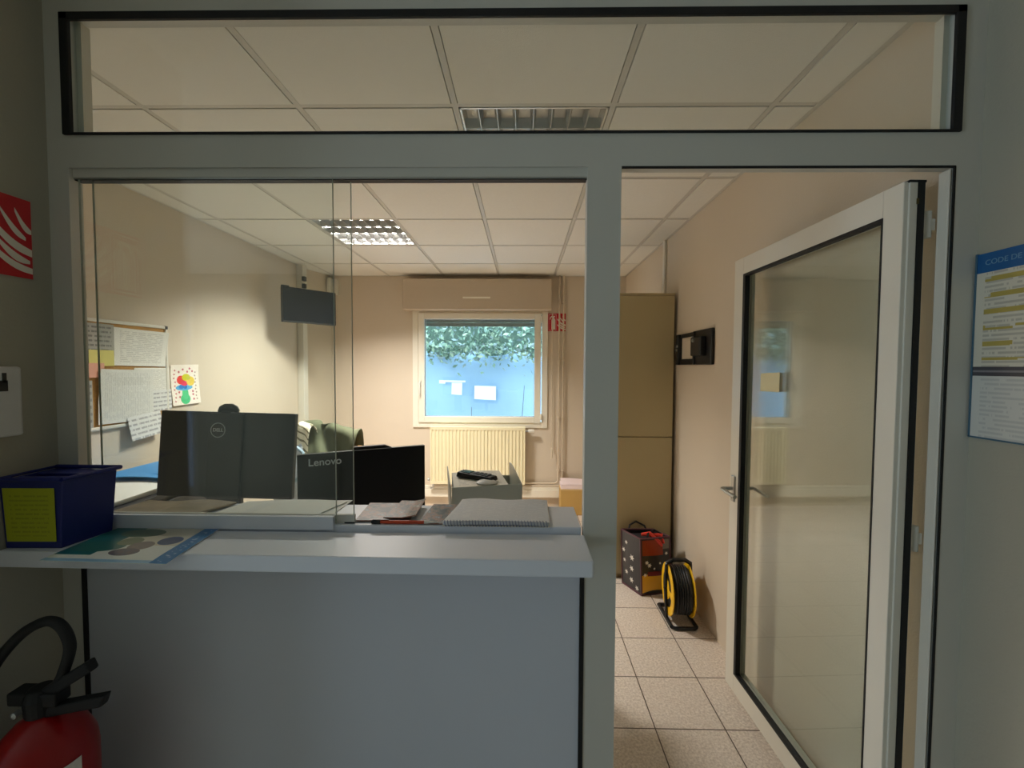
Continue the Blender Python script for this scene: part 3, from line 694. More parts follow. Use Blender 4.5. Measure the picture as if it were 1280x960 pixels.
b.tube(path, .0011, 5); b.build('spiral', t)

# ------------------------------------------------------------------ grey document tray with telephone
RZ = math.radians(13); TO = Vector((-.147, 1.565, .74))
t = thing('document_tray', TO, 'grey metal document tray on the desk behind the notebook', 'tray', None, RZ)
def TR(x, y, z): v_ = Vector((x-TO.x, y-TO.y, 0)); v_.rotate(Matrix.Rotation(RZ, 3, 'Z')); return (TO.x+v_.x, TO.y+v_.y, z)
MT = Matrix.Translation(TO) @ Matrix.Rotation(RZ, 4, 'Z') @ Matrix.Translation(-TO)
m_tr = mat('grey tray plastic', (188, 190, 178), .4, 0, var=.05)
b = MB().m(m_tr)
x0, x1, y0, y1, zb, zt = -.127, .125, -.11, .12, .25, .392
for dz in (0., .125): b.box((x0, y0, dz), (x1, y1, dz+.004)); b.box((x0, y0, dz), (x0+.003, y1, dz+.11)); b.box((x1-.003, y0, dz), (x1, y1, dz+.11)); b.box((x0, y1-.003, dz), (x1, y1, dz+.11))
b.box((x0, y0, zb), (x1, y1, zb+.004)); b.box((x0, y0, zb), (x1, y0+.003, zt-.004)); b.box((x0+.02, y1-.003, zb), (x1, y1, zt-.03)); b.build('shell', t)
b = MB().m(m_tr)
b.prism([(x1-.003, y0, zb), (x1-.003, y1, zb), (x1-.003, y1, zt+.022), (x1-.003, y1-.05, zt+.026), (x1-.003, y0, zt-.004)], (.003, 0, 0)); b.build('right_side', t)
b = MB().m(m_tr); b.hexa([(x0, y0, zb), (x0+.003, y0, zb), (x0+.003, y1, zb), (x0, y1, zb), (x0-.006, y0-.004, zt+.006), (x0-.003, y0-.004, zt+.006), (x0-.003, y1, zt+.018), (x0-.006, y1, zt+.018)]); b.build('left_side', t)
b = MB().m(paper('form page', (226, 220, 204), (150, 150, 146), 16)); b.sheet([TR(-.266, 1.465, 1.116), TR(-.07, 1.465, 1.116), TR(-.07, 1.67, 1.118), TR(-.262, 1.67, 1.118)], .008, 8, 8, lambda u, v: .003*math.sin(PI*u))
b.m(m_pp); b.box((-.262, 1.468, .995), (-.075, 1.66, 1.116), MT); tag(b.build('paper_stack'), 'stack of cream papers lying in the grey document tray', 'papers')
t = thing('telephone_handset', (-.17, 1.55, 1.1285), 'black cordless phone handset lying across the document tray', 'telephone', None, math.radians(-28))
b = MB().m(m_plastic_b); b.hexa([(-.085, -.024, 0), (.08, -.024, 0), (.08, .024, 0), (-.085, .024, 0), (-.08, -.021, .022), (.075, -.021, .018), (.075, .021, .018), (-.08, .021, .022)]); b.build('body', t, bevel=.006)
b = MB().m(m_gloss_b); b.box((-.066, -.016, .0205), (-.025, .016, .0225)); b.build('display', t)
b = MB().m(m_dkgrey)
for i in range(4):
    for j in range(3): b.box((-.012+.018*i, -.015+.0115*j, .0185), (0+.018*i, -.007+.0115*j, .0215))
b.build('keypad', t)
b = MB().m(m_frame); b.lathe([(0, 0), (.028, 0), (.030, .005), (.022, .011), (0, .012)], Matrix.Translation((-.13, 1.49, 1.127)) @ Matrix.Scale(1.3, 4, (1, 0, 0)), 20); tag(b.build('round_lid', smooth=True), 'small grey oval lid by the phone on the tray edge', 'lid')

# ------------------------------------------------------------------ chair with jacket and bag
t = thing('chair', (-1.50, 3.38, 0), 'wooden chair behind the monitors with clothes over its back', 'chair')
m_seat = mat('grey seat fabric', (96, 92, 88), .9)
for x, y in ((-.24, -.22), (.24, -.22), (-.24, .24), (.24, .24)):
    b = MB().m(m_wood); b.box((x-.02, y-.02, 0), (x+.02, y+.02, .44 if y > 0 else .93)); b.build('leg', t, bevel=.004)
b = MB().m(m_seat); b.box((-.26, -.24, .44), (.26, .26, .49)); b.build('seat', t, bevel=.015)
b = MB().m(m_wood); b.box((-.26, -.24, .78), (.27, -.21, .94)); b.build('backrest', t, bevel=.01)
for xx in (.245, -.31):
    b = MB().m(m_wood); b.box((xx, -.22, .70), (xx+.06, .26, .73)); b.box((xx+.01, .18, .44), (xx+.05, .22, .70)); b.build('armrest', t, bevel=.01)

def cloth(name, xc, yc, w, ztop, front, back, thick, seed, m, label, cat, amp=.03, parent=None, dome=0):
    """cloth draped over a chair back: u across, v from the front hem over the top to the back hem"""
    R = random.Random(seed); ph = [R.uniform(0, 6.28) for _ in range(10)]
    b = MB().m(m); nu, nv = 44, 40; g = {}
    tot = front+back
    for i in range(nu+1):
        for j in range(nv+1):
            u, v = i/nu, j/nv; d = v*tot-front                         # signed distance from the ridge
            fold = amp*(math.sin(9*u+4*v+ph[0])*.5+math.sin(17*u-6*v+ph[1])*.3+math.sin(5*u+13*v+ph[2])*.35+.3*math.sin(27*u+9*v+ph[5]))
            rz_ = ztop+dome*math.sin(PI*u)**.7+.02*math.sin(6*u+ph[3])+.012*math.sin(15*u+ph[4])
            a = max(-PI/2, min(PI/2, d/thick)); yy = yc+thick*math.sin(a); zz = rz_-thick*(1-math.cos(a))
            ex = abs(d)-thick*PI/2
            if ex > 0: zz -= ex*(.93+.1*math.sin(7*u+ph[6])); yy += (.16*ex if d > 0 else -.16*ex)
            x = xc+(u-.5)*w*(1-.10*abs(d)/max(front, back)+.03*math.sin(8*v+ph[7]))
            sd = -1 if d < 0 else 1
            g[i, j] = b.bm.verts.new((x+.4*fold, yy+sd*fold, zz+.35*fold))
    for i in range(nu):
        for j in range(nv): b.face([g[i,j], g[i+1,j], g[i+1,j+1], g[i,j+1]])
    o = b.build(name, parent, fix=False)
    for p in o.data.polygons: p.use_smooth = True
    s_ = o.modifiers.new('thick', 'SOLIDIFY'); s_.thickness = .006
    return tag(o, label, cat)
m_jk = mat('olive jacket cloth', (88, 92, 68), .9, var=.16, scale=14, bump=.3, bscale=90)
cloth('jacket', -1.53, 3.17, .56, 1.075, .34, .36, .06, 5, m_jk, 'olive green jacket thrown over the chair back behind the monitors', 'jacket', .042, dome=.03)
ms = bpy.data.materials.new('striped shirt cloth'); ms.use_nodes = True; k = NT(ms); bs = k.n['Principled BSDF']
x, y, z = k.xyz(k.coord()); w_ = k.math('FRACT', k.math('MULTIPLY', k.math('ADD', k.math('ADD', k.math('MULTIPLY', x, .7), z), k.math('MULTIPLY', k.noise(4), .08)), 19))
k.l.new(k.mix(k.math('LESS_THAN', w_, .28), lin((236, 228, 204)), lin((122, 116, 92))), bs.inputs['Base Color']); bs.inputs['Roughness'].default_value = .85
cloth('striped_shirt', -1.72, 3.06, .32, 1.11, .22, .24, .05, 11, ms, 'pale striped shirt draped left of the olive jacket', 'shirt', .025)
t = thing('plastic_bag', (-1.60, 2.84, .80), 'white plastic bag with a red mark hanging before the striped shirt', 'bag')
m_pb = mat('white bag plastic', (204, 212, 222), .3, var=.08, scale=6)
b = MB().m(m_pb); nn = 22; rings = []
for j in range(11):
    v = j/10; rr = (.10+.035*math.sin(PI*min(1, v*1.15)))*(1-.35*v*v); ring_ = []
    for i in range(nn):
        a = 2*PI*i/nn; w_ = 1+.10*math.sin(5*a+3*v)+.06*math.sin(9*a-5*v)
        ring_.append(b.bm.verts.new((rr*w_*math.cos(a), .55*rr*w_*math.sin(a), -.26+.46*v+.012*math.sin(3*a))))
    rings.append(ring_)
for a_, c_ in zip(rings, rings[1:]):
    for i in range(nn): b.face([a_[i], a_[(i+1) % nn], c_[(i+1) % nn], c_[i]])
b.face(rings[0][::-1]); b.build('body', t, smooth=True)
b = MB().m(mat('red print', (150, 52, 58), .5)); b.sheet([(.015, -.088, .045), (.062, -.084, .045), (.06, -.08, .088), (.02, -.084, .09)], .002, 6, 6, lambda u, v: .006); b.build('print', t)
b = MB().m(mat('pale blue strap', (150, 176, 196), .4)); b.tube([(.05, -.03, .19), (.10, -.05, .16), (.125, -.07, .08), (.10, -.09, .0), (.02, -.11, -.06)], .012, 8); b.tube([(-.04, .01, .18), (-.09, .14, .19), (-.13, .29, .14)], .010, 8); b.build('strap', t, smooth=True)

# cardboard box with pink paper near the back wall
t = thing('cardboard_box', (.59, 4.40, 0), 'plain cardboard box on the floor in front of the back wall pipes', 'box')
m_cb = mat('brown cardboard', (194, 158, 92), .8, var=.05)
b = MB().m(m_cb); b.box((-.19, -.10, .002), (.17, .08, .27)); b.build('body', t, bevel=.003)
b = MB().m(mat('light cardboard edge', (206, 176, 122), .8)); b.box((-.192, -.102, .262), (.172, .082, .274)); b.build('lid_edge', t, bevel=.002)
b = MB().m(mat('pink paper', (240, 222, 224), .7)); b.box((.405, 4.31, .2745), (.75, 4.475, .318)); b.sheet([(.41, 4.312, .318), (.75, 4.312, .318), (.75, 4.475, .335), (.41, 4.475, .345)], .003, 8, 6, lambda u, v: .004*math.sin(5*u))
tag(b.build('pink_paper_stack'), 'stack of pale pink paper on top of the cardboard box', 'papers')

# ------------------------------------------------------------------ tall cabinet, right side
t = thing('tall_cabinet', (.845, 3.23, 0), 'tall olive-beige cabinet standing behind the doorway against the right wall', 'cabinet')
m_cab = mat('olive beige lacquer', (190, 174, 134), .5, var=.03, scale=3)
b = MB().m(m_cab); b.box((-.245, -.185, .0), (.245, .21, 2.075)); b.build('body', t)
for z0_, z1_ in ((.03, 1.043), (1.049, 2.068)):
    b = MB().m(m_cab); b.box((-.244, -.21, z0_), (.244, -.187, z1_)); dr = b.build('cabinet_door', t, bevel=.002)
    zk = z1_-.1 if z0_ < .5 else z0_+.1
    b = MB().m(m_alu); b.lathe([(0, 0), (.010, 0), (.012, .014), (0, .018)], Matrix.Translation((-.215, -.21, zk)) @ Matrix.Rotation(PI/2, 4, 'X'), 14); b.build('knob', dr)
b = MB().m(m_cab); b.box((-.247, -.212, 2.07), (.247, .21, 2.086)); b.build('top_panel', t, bevel=.002)
b = MB().m(m_white); b.box((XR-.02, 3.27, 2.09), (XR, 3.31, H)); structure(b.build('trim_3', bevel=.003))

# wall bracket for a screen
t = thing('wall_bracket', (XR, 2.70, 1.57), 'black metal wall bracket with open slots on the right wall above the reel', 'bracket')
b = MB().m(m_plastic_b)
def plate(b, y0, y1, z0, z1, x0, x1): b.box((x0, y0, z0), (x1, y1, z1))
b.box((-.02, -.27, 0), (0, -.02, .215))                                         # solid plate, near half
b.box((-.03, -.04, 0), (-.0, -.02, .213)); b.box((-.014, -.02, 0), (-.0, .27, .04)); b.box((-.012, -.02, .185), (-.0, .27, .213)); b.box((-.03, .225, 0), (-.0, .27, .213))
b.build('plate', t, bevel=.006)
b = MB().m(m_plastic_b); b.box((-.055, -.20, .055), (-.02, -.05, .17)); b.build('arm', t, bevel=.006)
for y_, z_ in ((.235, .13), (.25, .105), (-.10, .15), (-.03, .17)):
    b = MB().m(m_steel); b.lathe([(0, 0), (.011, 0), (.011, .008), (0, .011)], Matrix.Translation((-.030 if y_ > -.05 else -.055, y_, z_)) @ Matrix.Rotation(-PI/2, 4, 'Y'), 12); b.build('bolt', t)

# shopping bag on the floor
t = thing('shopping_bag', (.90, 2.87, 0), 'dark patterned shopping bag with red top leaning by the tall cabinet', 'bag')
m_bagd = mat('dark grey bag print', (52, 50, 52), .35, var=.2, scale=18); m_bags = mat('plum bag trim', (88, 50, 60), .4)
m_bagr = mat('rust red print', (150, 52, 18), .35, var=.1); m_bagy = mat('yellow print', (222, 166, 30), .35, var=.08); m_star = mat('white print', (226, 222, 214), .4)
A, Bc, C_, D_ = Vector((-.086, -.093, .004)), Vector((.125, -.048, .004)), Vector((.055, .085, .004)), Vector((-.174, .078, .004))
up = Vector((-.012, .006, .385))
def wallp(P, Q, u, v, off=0):
    p = P.lerp(Q, u)+up*v; nrm = (Q-P).cross(up).normalized(); return p+nrm*off+nrm*(.012*math.sin(PI*u)*math.sin(PI*v))
b = MB().m(m_bagd)
for P, Q in ((A, Bc), (Bc, C_), (C_, D_), (D_, A)):
    g = {(i, j): b.bm.verts.new(wallp(P, Q, i/8, j/8)) for i in range(9) for j in range(9)}
    for i in range(8):
        for j in range(8): b.face([g[i,j], g[i+1,j], g[i+1,j+1], g[i,j+1]])
b.poly([A, Bc, C_, D_]); b.poly([p+up*.93 for p in (A, Bc, C_, D_)])
bb = b.build('body', t)
def patch(P, Q, u0, u1, v0, v1, m, name, par, off=.002, fu=None):
    b = MB().m(m); n = 8; g = {}
    for i in range(n+1):
        for j in range(n+1):
            u = u0+(u1-u0)*i/n; v = v0+(v1-v0)*j/n
            if fu: u, v = fu(u, v)
            g[i, j] = b.bm.verts.new(wallp(P, Q, u, v, off))
    for i in range(n):
        for j in range(n): b.face([g[i,j], g[i+1,j], g[i+1,j+1], g[i,j+1]])
    return b.build(name, par)
patch(A, Bc, .05, .74, .70, .97, m_bagr, 'red_band', t)
patch(A, Bc, .03, .97, .03, .34, m_bagy, 'yellow_band', t, fu=lambda u, v: (u, v+.05*math.sin(PI*u)))
patch(A, Bc, .74, .97, .80, .97, mat('grey print', (120, 112, 102), .4), 'grey_band', t)
patch(A, Bc, .20, .72, .34, .42, mat('dark red print', (110, 26, 32), .4), 'dark_red_band', t, off=.004)
b = MB().m(m_star)
def star(P, Q, u, v, r):
    n_ = (Q-P).cross(up).normalized(); e1 = (Q-P).normalized(); e2 = up.normalized(); c = wallp(P, Q, u, v, .003); w = []
    for k in range(12):
        rr = r if k % 2 == 0 else r*.45; w.append(c+e1*rr*math.cos(PI*k/6)+e2*rr*math.sin(PI*k/6))
    b.prism(w, n_*.0006)
for u_, v_, r_ in ((.3, .82, .016), (.15, .66, .018), (.62, .60, .024), (.2, .48, .016), (.6, .40, .022), (.3, .28, .018), (.55, .18, .022), (.8, .08, .02)): star(D_, A, u_, v_, r_)
for u_, v_, r_ in ((.18, .58, .016), (.26, .53, .018), (.42, .47, .009), (.62, .56, .010), (.86, .72, .014), (.12, .36, .014)): star(A, Bc, u_, v_, r_)
b.build('star_print', t)
b = MB().m(m_bags)
for P in (A, D_, Bc, C_): b.tube([P, P+up*.5, P+up], .006, 6)
b.tube([A+up, Bc+up], .006, 6); b.tube([Bc+up, C_+up, D_+up, A+up], .006, 6); b.tube([A, Bc], .005, 6); b.tube([D_, A], .008, 6); b.build('piping', t)
for P, Q in ((A, Bc), (D_, C_)):
    b = MB().m(m_plastic_b); p0, p1 = P.lerp(Q, .22)+up*.97, P.lerp(Q, .80)+up*.97
    b.tube([p0, p0.lerp(p1, .1)+Vector((.0, .02, .035)), p0.lerp(p1, .5)+Vector((0, .05, .05)), p0.lerp(p1, .9)+Vector((0, .02, .03)), p1], .007, 6); b.build('handle', t, smooth=True)
b = MB().m(mat('bright red ribbon', (222, 62, 44), .5, var=.12)); o0 = Vector((.90, 2.87, 0))
b.tube([o0+A+up*1.0+Vector((.02, .05, .012)), o0+A.lerp(Bc, .35)+up*1.0+Vector((0, .03, .02)), o0+A.lerp(Bc, .62)+up*.93+Vector((0, .0, .0)), o0+A.lerp(Bc, .72)+up*.86+Vector((0, -.012, 0))], [.012, .018, .014, .008], 8)
b.tube([o0+A.lerp(Bc, .5)+up*.98+Vector((0, .04, .01)), o0+A.lerp(Bc, .75)+up*1.0+Vector((0, .02, .01)), o0+A.lerp(Bc, .78)+up*.9+Vector((0, -.01, 0))], [.014, .014, .008], 8)
tag(b.build('red_ribbon', smooth=True), 'bright red ribbon bunched on top of the shopping bag', 'ribbon')

# cable reel
t = thing('cable_reel', (.965, 2.53, 0), 'black cable reel with yellow side discs standing by the right wall', 'cable reel')
m_yel = mat('yellow plastic', (242, 192, 20), .4, var=.04)
AX = Matrix.Translation((0, 0, .185)) @ Matrix.Rotation(math.radians(-6), 4, 'Z') @ Matrix.Rotation(PI/2, 4, 'Y')
for s_ in (-1, 1):
    b = MB().m(m_yel); h = .062*s_
    for k in range(3):
        a0_ = 2*PI*k/3+.5
        b.prism([AX @ Vector((rr*math.cos(a), rr*math.sin(a), h)) for rr, a in ((.05, a0_-.3), (.135, a0_-.16), (.135, a0_+.16), (.05, a0_+.3))], (AX.to_3x3() @ Vector((0, 0, .004*s_))))
    b.lathe([(.105, h-.003), (.150, h-.003), (.153, h), (.150, h+.004), (.105, h+.004), (.105, h-.003)], AX, 40); b.lathe([(.0, h), (.06, h), (.06, h+.005*s_), (0, h+.006*s_)], AX, 24); b.build('side_disc', t, smooth=True)
    b = MB().m(m_matt_b); b.lathe([(0, h-.002), (.104, h-.002), (.104, h+.0015), (0, h+.0015)], AX, 30); b.build('disc_web', t)
b = MB().m(mat('black cable', (16, 16, 18), .38, var=.1)); path = []
for ly, n_ in ((.128, 8), (.135, 7)):
    for k in range(n_):
        hh = -.05+.1*k/(n_-1) if ly < .13 else -.043+.086*k/(n_-1)
        for q in range(28): path.append(AX @ Vector((ly*math.cos(2*PI*q/28), ly*math.sin(2*PI*q/28), hh+.1/8*q/28*(1 if k < n_-1 else 0))))
b.tube(path, .0068, 7); b.lathe([(.118, -.058), (.118, .058)], AX, 30); b.build('wound_cable', t, smooth=True)
b = MB().m(m_plastic_b)
for s_ in (-1, 1):
    xx = .078*s_; b.tube([AX @ Vector((0, 0, xx)), Vector((xx*.95, .0, .34)), Vector((xx*.5, .0, .365))], .010, 8)
b.tube([(-.075, .0, .345), (-.04, 0, .368), (.04, 0, .368), (.075, 0, .345)], .012, 8)
for s_ in (-1, 1): b.tube([(.074*s_, -.105, .012), (.074*s_, .13, .012)], .011, 8); b.tube([(.074*s_, -.02, .012), (.078*s_, 0, .185)], .010, 8)
b.tube([(-.074, -.105, .012), (-.055, -.12, .012), (.055, -.12, .012), (.074, -.105, .012)], .011, 8); b.tube([(-.074, .13, .012), (.074, .13, .012)], .011, 8)
b.build('stand', t, smooth=True)

# ------------------------------------------------------------------ hall side: box, brochure, extinguisher, switch, poster
t = thing('letter_box', (-1.187, 1.03, 1.1035), 'dark blue plastic box with a yellow label on the left end of the counter', 'box')
m_blue = mat('dark blue plastic', (24, 36, 112), .4, var=.06)
b = MB().m(m_blue)
o4 = [(-.068, -.055, 0), (.066, -.052, 0), (.083, .058, 0), (-.068, .058, 0)]; q4 = [(-.072, -.062, .168), (.080, -.058, .168), (.098, .060, .168), (-.072, .060, .168)]
v0 = [b.bm.verts.new(p) for p in o4]; v1 = [b.bm.verts.new(p) for p in q4]
def inset(q, d, dz=0): return [(q[0][0]+d, q[0][1]+d, q[0][2]+dz), (q[1][0]-d, q[1][1]+d, q[1][2]+dz), (q[2][0]-d, q[2][1]-d, q[2][2]+dz), (q[3][0]+d, q[3][1]-d, q[3][2]+dz)]
v2 = [b.bm.verts.new(p) for p in inset(q4, .006)]; v3 = [b.bm.verts.new(p) for p in inset(o4, .006, .02)]
b.face(v0[::-1]); b.face(v3)
for A_, B_ in ((v0, v1), (v1, v2), (v2, v3)):
    for i in range(4): b.face([A_[i], A_[(i+1) % 4], B_[(i+1) % 4], B_[i]])
b.build('body', t, bevel=.003)
b = MB().m(m_blue); q5 = inset(q4, -.005, .004)
for i in range(4):
    p, q = Vector(q5[i]), Vector(q5[(i+1) % 4]); b.tube([p, q], .0055, 8)
b.build('rim', t, smooth=True)
b = MB().m(m_blue); q6 = inset(q4, .006, -.006)
b.prism([q6[0], q6[1], Vector(q6[1]).lerp(Vector(q6[2]), .38), Vector(q6[0]).lerp(Vector(q6[3]), .38)], (0, 0, .005)); b.prism([Vector(q6[1]).lerp(Vector(q6[2]), .62), q6[2], q6[3], Vector(q6[0]).lerp(Vector(q6[3]), .62)], (0, 0, .005)); b.build('slotted_lid', t)
p_lab = paper('yellow green label', (172, 178, 30), (104, 108, 30), 12, .12, .88, .9, .1, .35)
b = MB().m(p_lab); b.sheet([(-.060, -.0572, .018), (.058, -.0545, .018), (.062, -.0595, .150), (-.062, -.062, .150)], .0008, 6, 6); b.build('label', t)
# brochure
def brochure_mat():
    m = bpy.data.materials.new('brochure print'); m.use_nodes = True; k = NT(m); bs = k.n['Principled BSDF']
    u, v, _ = k.xyz(k.coord('UV')); c = k.mix(k.math('MULTIPLY', k.noise(5), k.math('GREATER_THAN', v, .45)), lin((214, 218, 216)), lin((190, 178, 150)))
    def blob(c, cu, cv, ru, rv, col, col2=None):
        d = k.math('ADD', k.math('POWER', k.math('DIVIDE', k.math('SUBTRACT', u, cu), ru), 2), k.math('POWER', k.math('DIVIDE', k.math('SUBTRACT', v, cv), rv), 2))
        cc = k.mix(k.noise(18, 3, k.coord('UV')), lin(col), lin(col2 or col)); return k.mix(k.math('LESS_THAN', d, 1), c, cc)
    def band(c, u0, u1, v0, v1, col, col2=None):
        f = k.math('MULTIPLY', k.math('MULTIPLY', k.math('GREATER_THAN', u, u0), k.math('LESS_THAN', u, u1)), k.math('MULTIPLY', k.math('GREATER_THAN', v, v0), k.math('LESS_THAN', v, v1)))
        cc = k.mix(k.noise(14, 3, k.coord('UV')), lin(col), lin(col2 or col)); return k.mix(f, c, cc)
    c = band(c, .0, .30, .16, 1, (20, 92, 106), (40, 112, 112)); c = band(c, .0, 1, 0, .07, (140, 180, 210))
    c = blob(c, .22, .40, .22, .16, (26, 96, 104), (60, 110, 96)); c = blob(c, .36, .83, .20, .14, (60, 110, 104), (110, 110, 80))
    c = blob(c, .40, .56, .10, .12, (120, 128, 104)); c = blob(c, .56, .44, .10, .13, (106, 108, 116), (150, 130, 120)); c = blob(c, .52, .26, .12, .10, (120, 92, 84), (70, 90, 120)); c = blob(c, .735, .60, .10, .13, (44, 62, 104), (84, 100, 132))
    c = band(c, .86, 1.01, .0, 1.0, (36, 104, 178), (20, 124, 176)); 
    wn = k.math('MULTIPLY', k.math('GREATER_THAN', k.noise(22, 2, k.coord('UV')), .6), k.math('MULTIPLY', k.math('GREATER_THAN', u, .90), k.math('LESS_THAN', u, .96)))
    c = k.mix(k.math('MULTIPLY', wn, .6), c, lin((190, 214, 236)))
    k.l.new(c, bs.inputs['Base Color']); bs.inputs['Roughness'].default_value = .3; return m
b = MB().m(brochure_mat()); b.sheet([(-1.098, .912, 1.1045), (-.797, .902, 1.1045), (-.822, 1.098, 1.1045), (-1.10, 1.098, 1.1045)], .0015, 16, 16, lambda u, v: -.006*max(0, .25-v)*4*.25+.001)
tag(b.build('brochure', smooth=True), 'open colour brochure with blue side band on the counter beside the box', 'brochure')

# fire extinguisher
t = thing('fire_extinguisher', (-1.09, .90, .24), 'red fire extinguisher with black hose low at the left under the counter', 'fire extinguisher')
m_er = mat('extinguisher red', (158, 5, 9), .3, var=.03)
b = MB().m(m_er); b.lathe([(0, 0), (.075, 0), (.088, .012), (.092, .03), (.092, .40), (.088, .435), (.072, .475), (.045, .505), (.024, .518), (.024, .535), (0, .535)], None, 36); b.build('cylinder', t, smooth=True)
b = MB().m(m_sgnw)
for k in range(10):
    a0_, a1_ = -1.5+.145*k, -1.5+.145*(k+1); P = []
    for a, z in ((a0_, .12), (a1_, .12), (a1_, .425-.00*k), (a0_, .425)): P.append((.0925*math.cos(a), .0925*math.sin(a), z))
    b.prism(P, (.0008*math.cos(a0_), .0008*math.sin(a0_), 0))
b.build('instruction_label', t)
b = MB().m(m_black); b.lathe([(0, .52), (.028, .52), (.03, .56), (.022, .58), (0, .58)], None, 20); b.box((-.06, -.018, .545), (.05, .018, .575)); b.build('valve', t, bevel=.004)
b = MB().m(m_black); b.hexa([(.0, -.014, .512), (.145, -.010, .540), (.145, .010, .540), (.0, .014, .512), (.0, -.014, .535), (.155, -.010, .568), (.155, .010, .568), (.0, .014, .535)]); b.build('carry_handle', t, bevel=.004)
b = MB().m(m_black); b.hexa([(.02, -.012, .555), (.125, -.012, .622), (.125, .012, .622), (.02, .012, .555), (.01, -.012, .58), (.115, -.012, .645), (.115, .012, .645), (.01, .012, .58)]); b.build('squeeze_lever', t, bevel=.004)
b = MB().m(m_alu); b.lathe([(0, 0), (.007, 0), (.007, .012), (0, .015)], Matrix.Translation((-.015, -.03, .545)) @ Matrix.Rotation(PI/2, 4, 'X'), 12); b.build('safety_pin', t)
def smooth_path(P, n=8):
    P = [Vector(p) for p in P]; out = []
    for i in range(len(P)-1):
        p0, p1, p2, p3 = P[max(i-1, 0)], P[i], P[i+1], P[min(i+2, len(P)-1)]
        for k in range(n):
            t_ = k/n; out.append(.5*((2*p1)+(-p0+p2)*t_+(2*p0-5*p1+4*p2-p3)*t_*t_+(-p0+3*p1-3*p2+p3)*t_**3))
    return out+[P[-1]]
b = MB().m(m_black); b.tube(smooth_path([(.02, 0, .555), (.038, 0, .585), (.055, 0, .62), (.07, 0, .675), (.052, 0, .72), (.015, 0, .731), (-.045, 0, .697), (-.095, -.01, .63), (-.128, -.02, .54), (-.138, -.03, .42), (-.122, -.03, .25), (-.112, -.02, .12)]), .011, 10); b.build('hose', t, smooth=True)
b = MB().m(m_black); b.tube([(-.112, -.02, .14), (-.11, -.02, .10), (-.108, -.02, .03)], [.014, .017, .013], 12); b.build('nozzle', t, smooth=True)
b = MB().m(m_steel); b.box((-.169, -.03, .30), (-.088, .03, .36)); b.build('wall_mount', t)

# switch / card reader on the hall wall
t = thing('wall_intercom', (-1.26, .935, 1.46), 'pale grey intercom unit on the left hall wall at the picture edge', 'intercom')
b = MB().m(mat('light grey plastic', (206, 206, 206), .4)); b.box((0, -.077, -.085), (.018, .077, .085)); b.build('housing', t, bevel=.006)
b = MB().m(m_plastic_b); b.box((.0175, -.06, .026), (.0195, .046, .052)); b.box((.0175, .036, .045), (.0195, .044, .07)); b.build('slot', t)

# poster on the right hall wall
def poster_mat():
    m = bpy.data.materials.new('poster print'); m.use_nodes = True; k = NT(m); bs = k.n['Principled BSDF']
    u, v, _ = k.xyz(k.coord('UV'))
    cmb = k.new('ShaderNodeCombineXYZ'); k.l.new(k.math('MULTIPLY', u, 7), cmb.inputs[0]); k.l.new(k.math('FLOOR', k.math('MULTIPLY', v, 42)), cmb.inputs[1])
    wd = k.math('GREATER_THAN', k.noise(1, 4, cmb.outputs[0], .7), .46); ln = k.math('LESS_THAN', k.math('FRACT', k.math('MULTIPLY', v, 42)), .5)
    mg = k.math('MULTIPLY', k.math('GREATER_THAN', u, .05), k.math('LESS_THAN', u, .95))
    c = k.mix(k.math('MULTIPLY', k.math('MULTIPLY', k.math('MULTIPLY', wd, ln), mg), .35), lin((214, 210, 194)), lin((110, 108, 100)))
    yb = k.math('MULTIPLY', k.math('MULTIPLY', k.math('LESS_THAN', k.math('FRACT', k.math('ADD', k.math('MULTIPLY', v, 11.5), .3)), .30), k.math('MULTIPLY', k.math('GREATER_THAN', v, .42), k.math('LESS_THAN', v, .88))), k.math('MULTIPLY', mg, k.math('GREATER_THAN', k.noise(.45, 2, cmb.outputs[0]), .46)))
    c = k.mix(yb, c, lin((182, 164, 84)))
    def band(c, v0, v1, col): return k.mix(k.math('MULTIPLY', k.math('GREATER_THAN', v, v0), k.math('LESS_THAN', v, v1)), c, lin(col))
    c = band(c, .895, 1.01, (24, 92, 150)); c = band(c, .335, .385, (74, 72, 78)); c = band(c, .355, .366, (130, 128, 132))
    c = k.mix(k.math('MULTIPLY', k.math('LESS_THAN', v, .335), .4), c, lin((206, 214, 222)))
    k.l.new(c, bs.inputs['Base Color']); bs.inputs['Roughness'].default_value = .35; return m
t = thing('poster', (1.166, .89, 1.61), 'notice poster with a blue heading band on the right hall wall', 'poster')
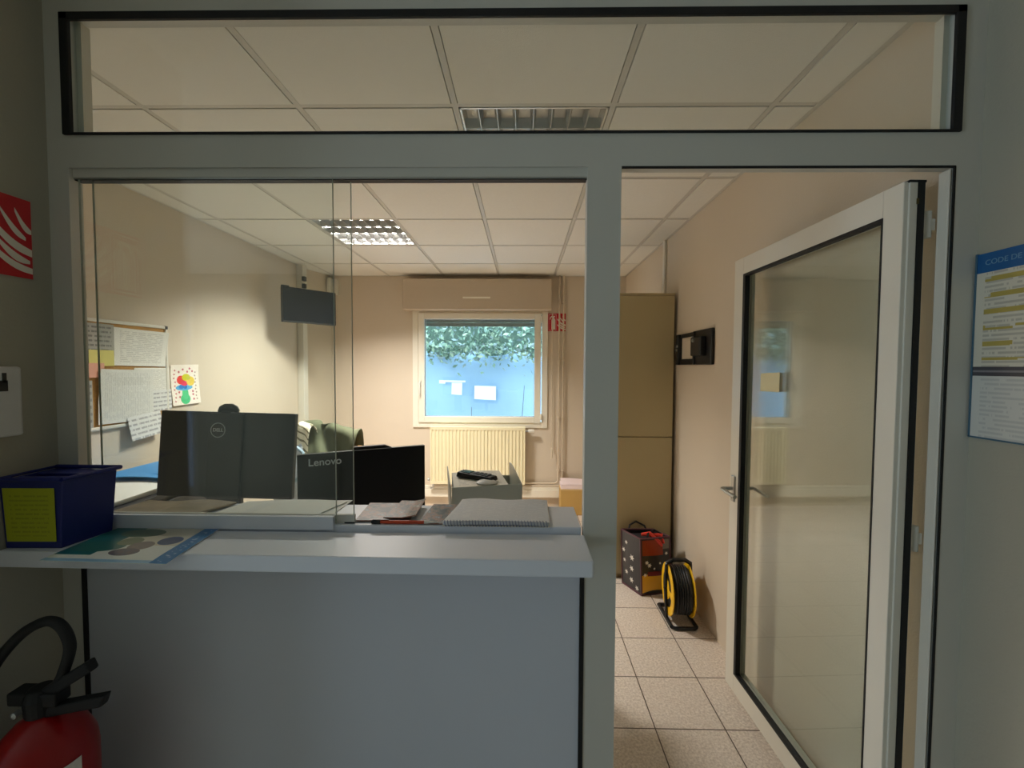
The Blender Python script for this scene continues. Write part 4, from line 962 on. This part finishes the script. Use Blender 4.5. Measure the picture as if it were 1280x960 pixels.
b = MB().m(poster_mat()); b.sheet([(0, .203, -.232), (0, -.20, -.232), (0, -.20, .232), (0, .203, .232)], .0025, 10, 10); b.build('sheet', t)
b = MB().m(mat('blue poster edge', (70, 104, 124), .4))
for a, c in (((-.004, .202, -.234), (.003, .206, .234)), ((-.004, -.202, -.236), (.003, .206, -.232))): b.box(a, c)
b.build('edging', t)
b = MB().m(mat('faded lettering', (112, 156, 186), .5)); b.add_mesh(text_mesh('CODE DE L', .018, .0003, 0), frame_M((-.0034, .138, .207), (0, -1, 0), (0, 0, 1))); b.build('heading', t)

# ------------------------------------------------------------------ world, daylight, camera
w = bpy.data.worlds.new('sky'); S.world = w; w.use_nodes = True
bg = w.node_tree.nodes['Background']; bg.inputs[0].default_value = (.74, .86, 1, 1); bg.inputs[1].default_value = 7.4
def portal(name, loc, rot, sx, sy):
    la = bpy.data.lights.new(name, 'AREA'); la.shape = 'RECTANGLE'; la.size = sx; la.size_y = sy; la.cycles.is_portal = True
    o = bpy.data.objects.new(name, la); COL.objects.link(o); o.location = loc; o.rotation_euler = rot
portal('daylight_portal', (-4.62, -.85, 1.2), (PI/2, 0, -PI/2), 1.5, 2.3)

cam = bpy.data.cameras.new('camera'); co = bpy.data.objects.new('camera', cam); COL.objects.link(co); S.camera = co
cam.sensor_fit = 'HORIZONTAL'; cam.sensor_width = 36; cam.lens = 518.93/1280*36; cam.clip_start = .02
cam.shift_x = -5.97/1280; cam.shift_y = -1.82/1280
M = Matrix.Rotation(.0148, 4, 'Z') @ Matrix.Rotation(PI/2-.0373, 4, 'X') @ Matrix.Rotation(.0049, 4, 'Z')
M.translation = (0, 0, 1.55); co.matrix_world = M

S.view_settings.view_transform = 'Standard'; S.view_settings.look = 'None'; S.view_settings.gamma = 1; S.view_settings.use_curve_mapping = False
S.view_settings.exposure = 0
cy = S.cycles; cy.use_denoising = True; cy.caustics_reflective = False; cy.caustics_refractive = False; cy.sample_clamp_indirect = 4
cy.max_bounces = 10; cy.diffuse_bounces = 6; cy.glossy_bounces = 5; cy.transparent_max_bounces = 16
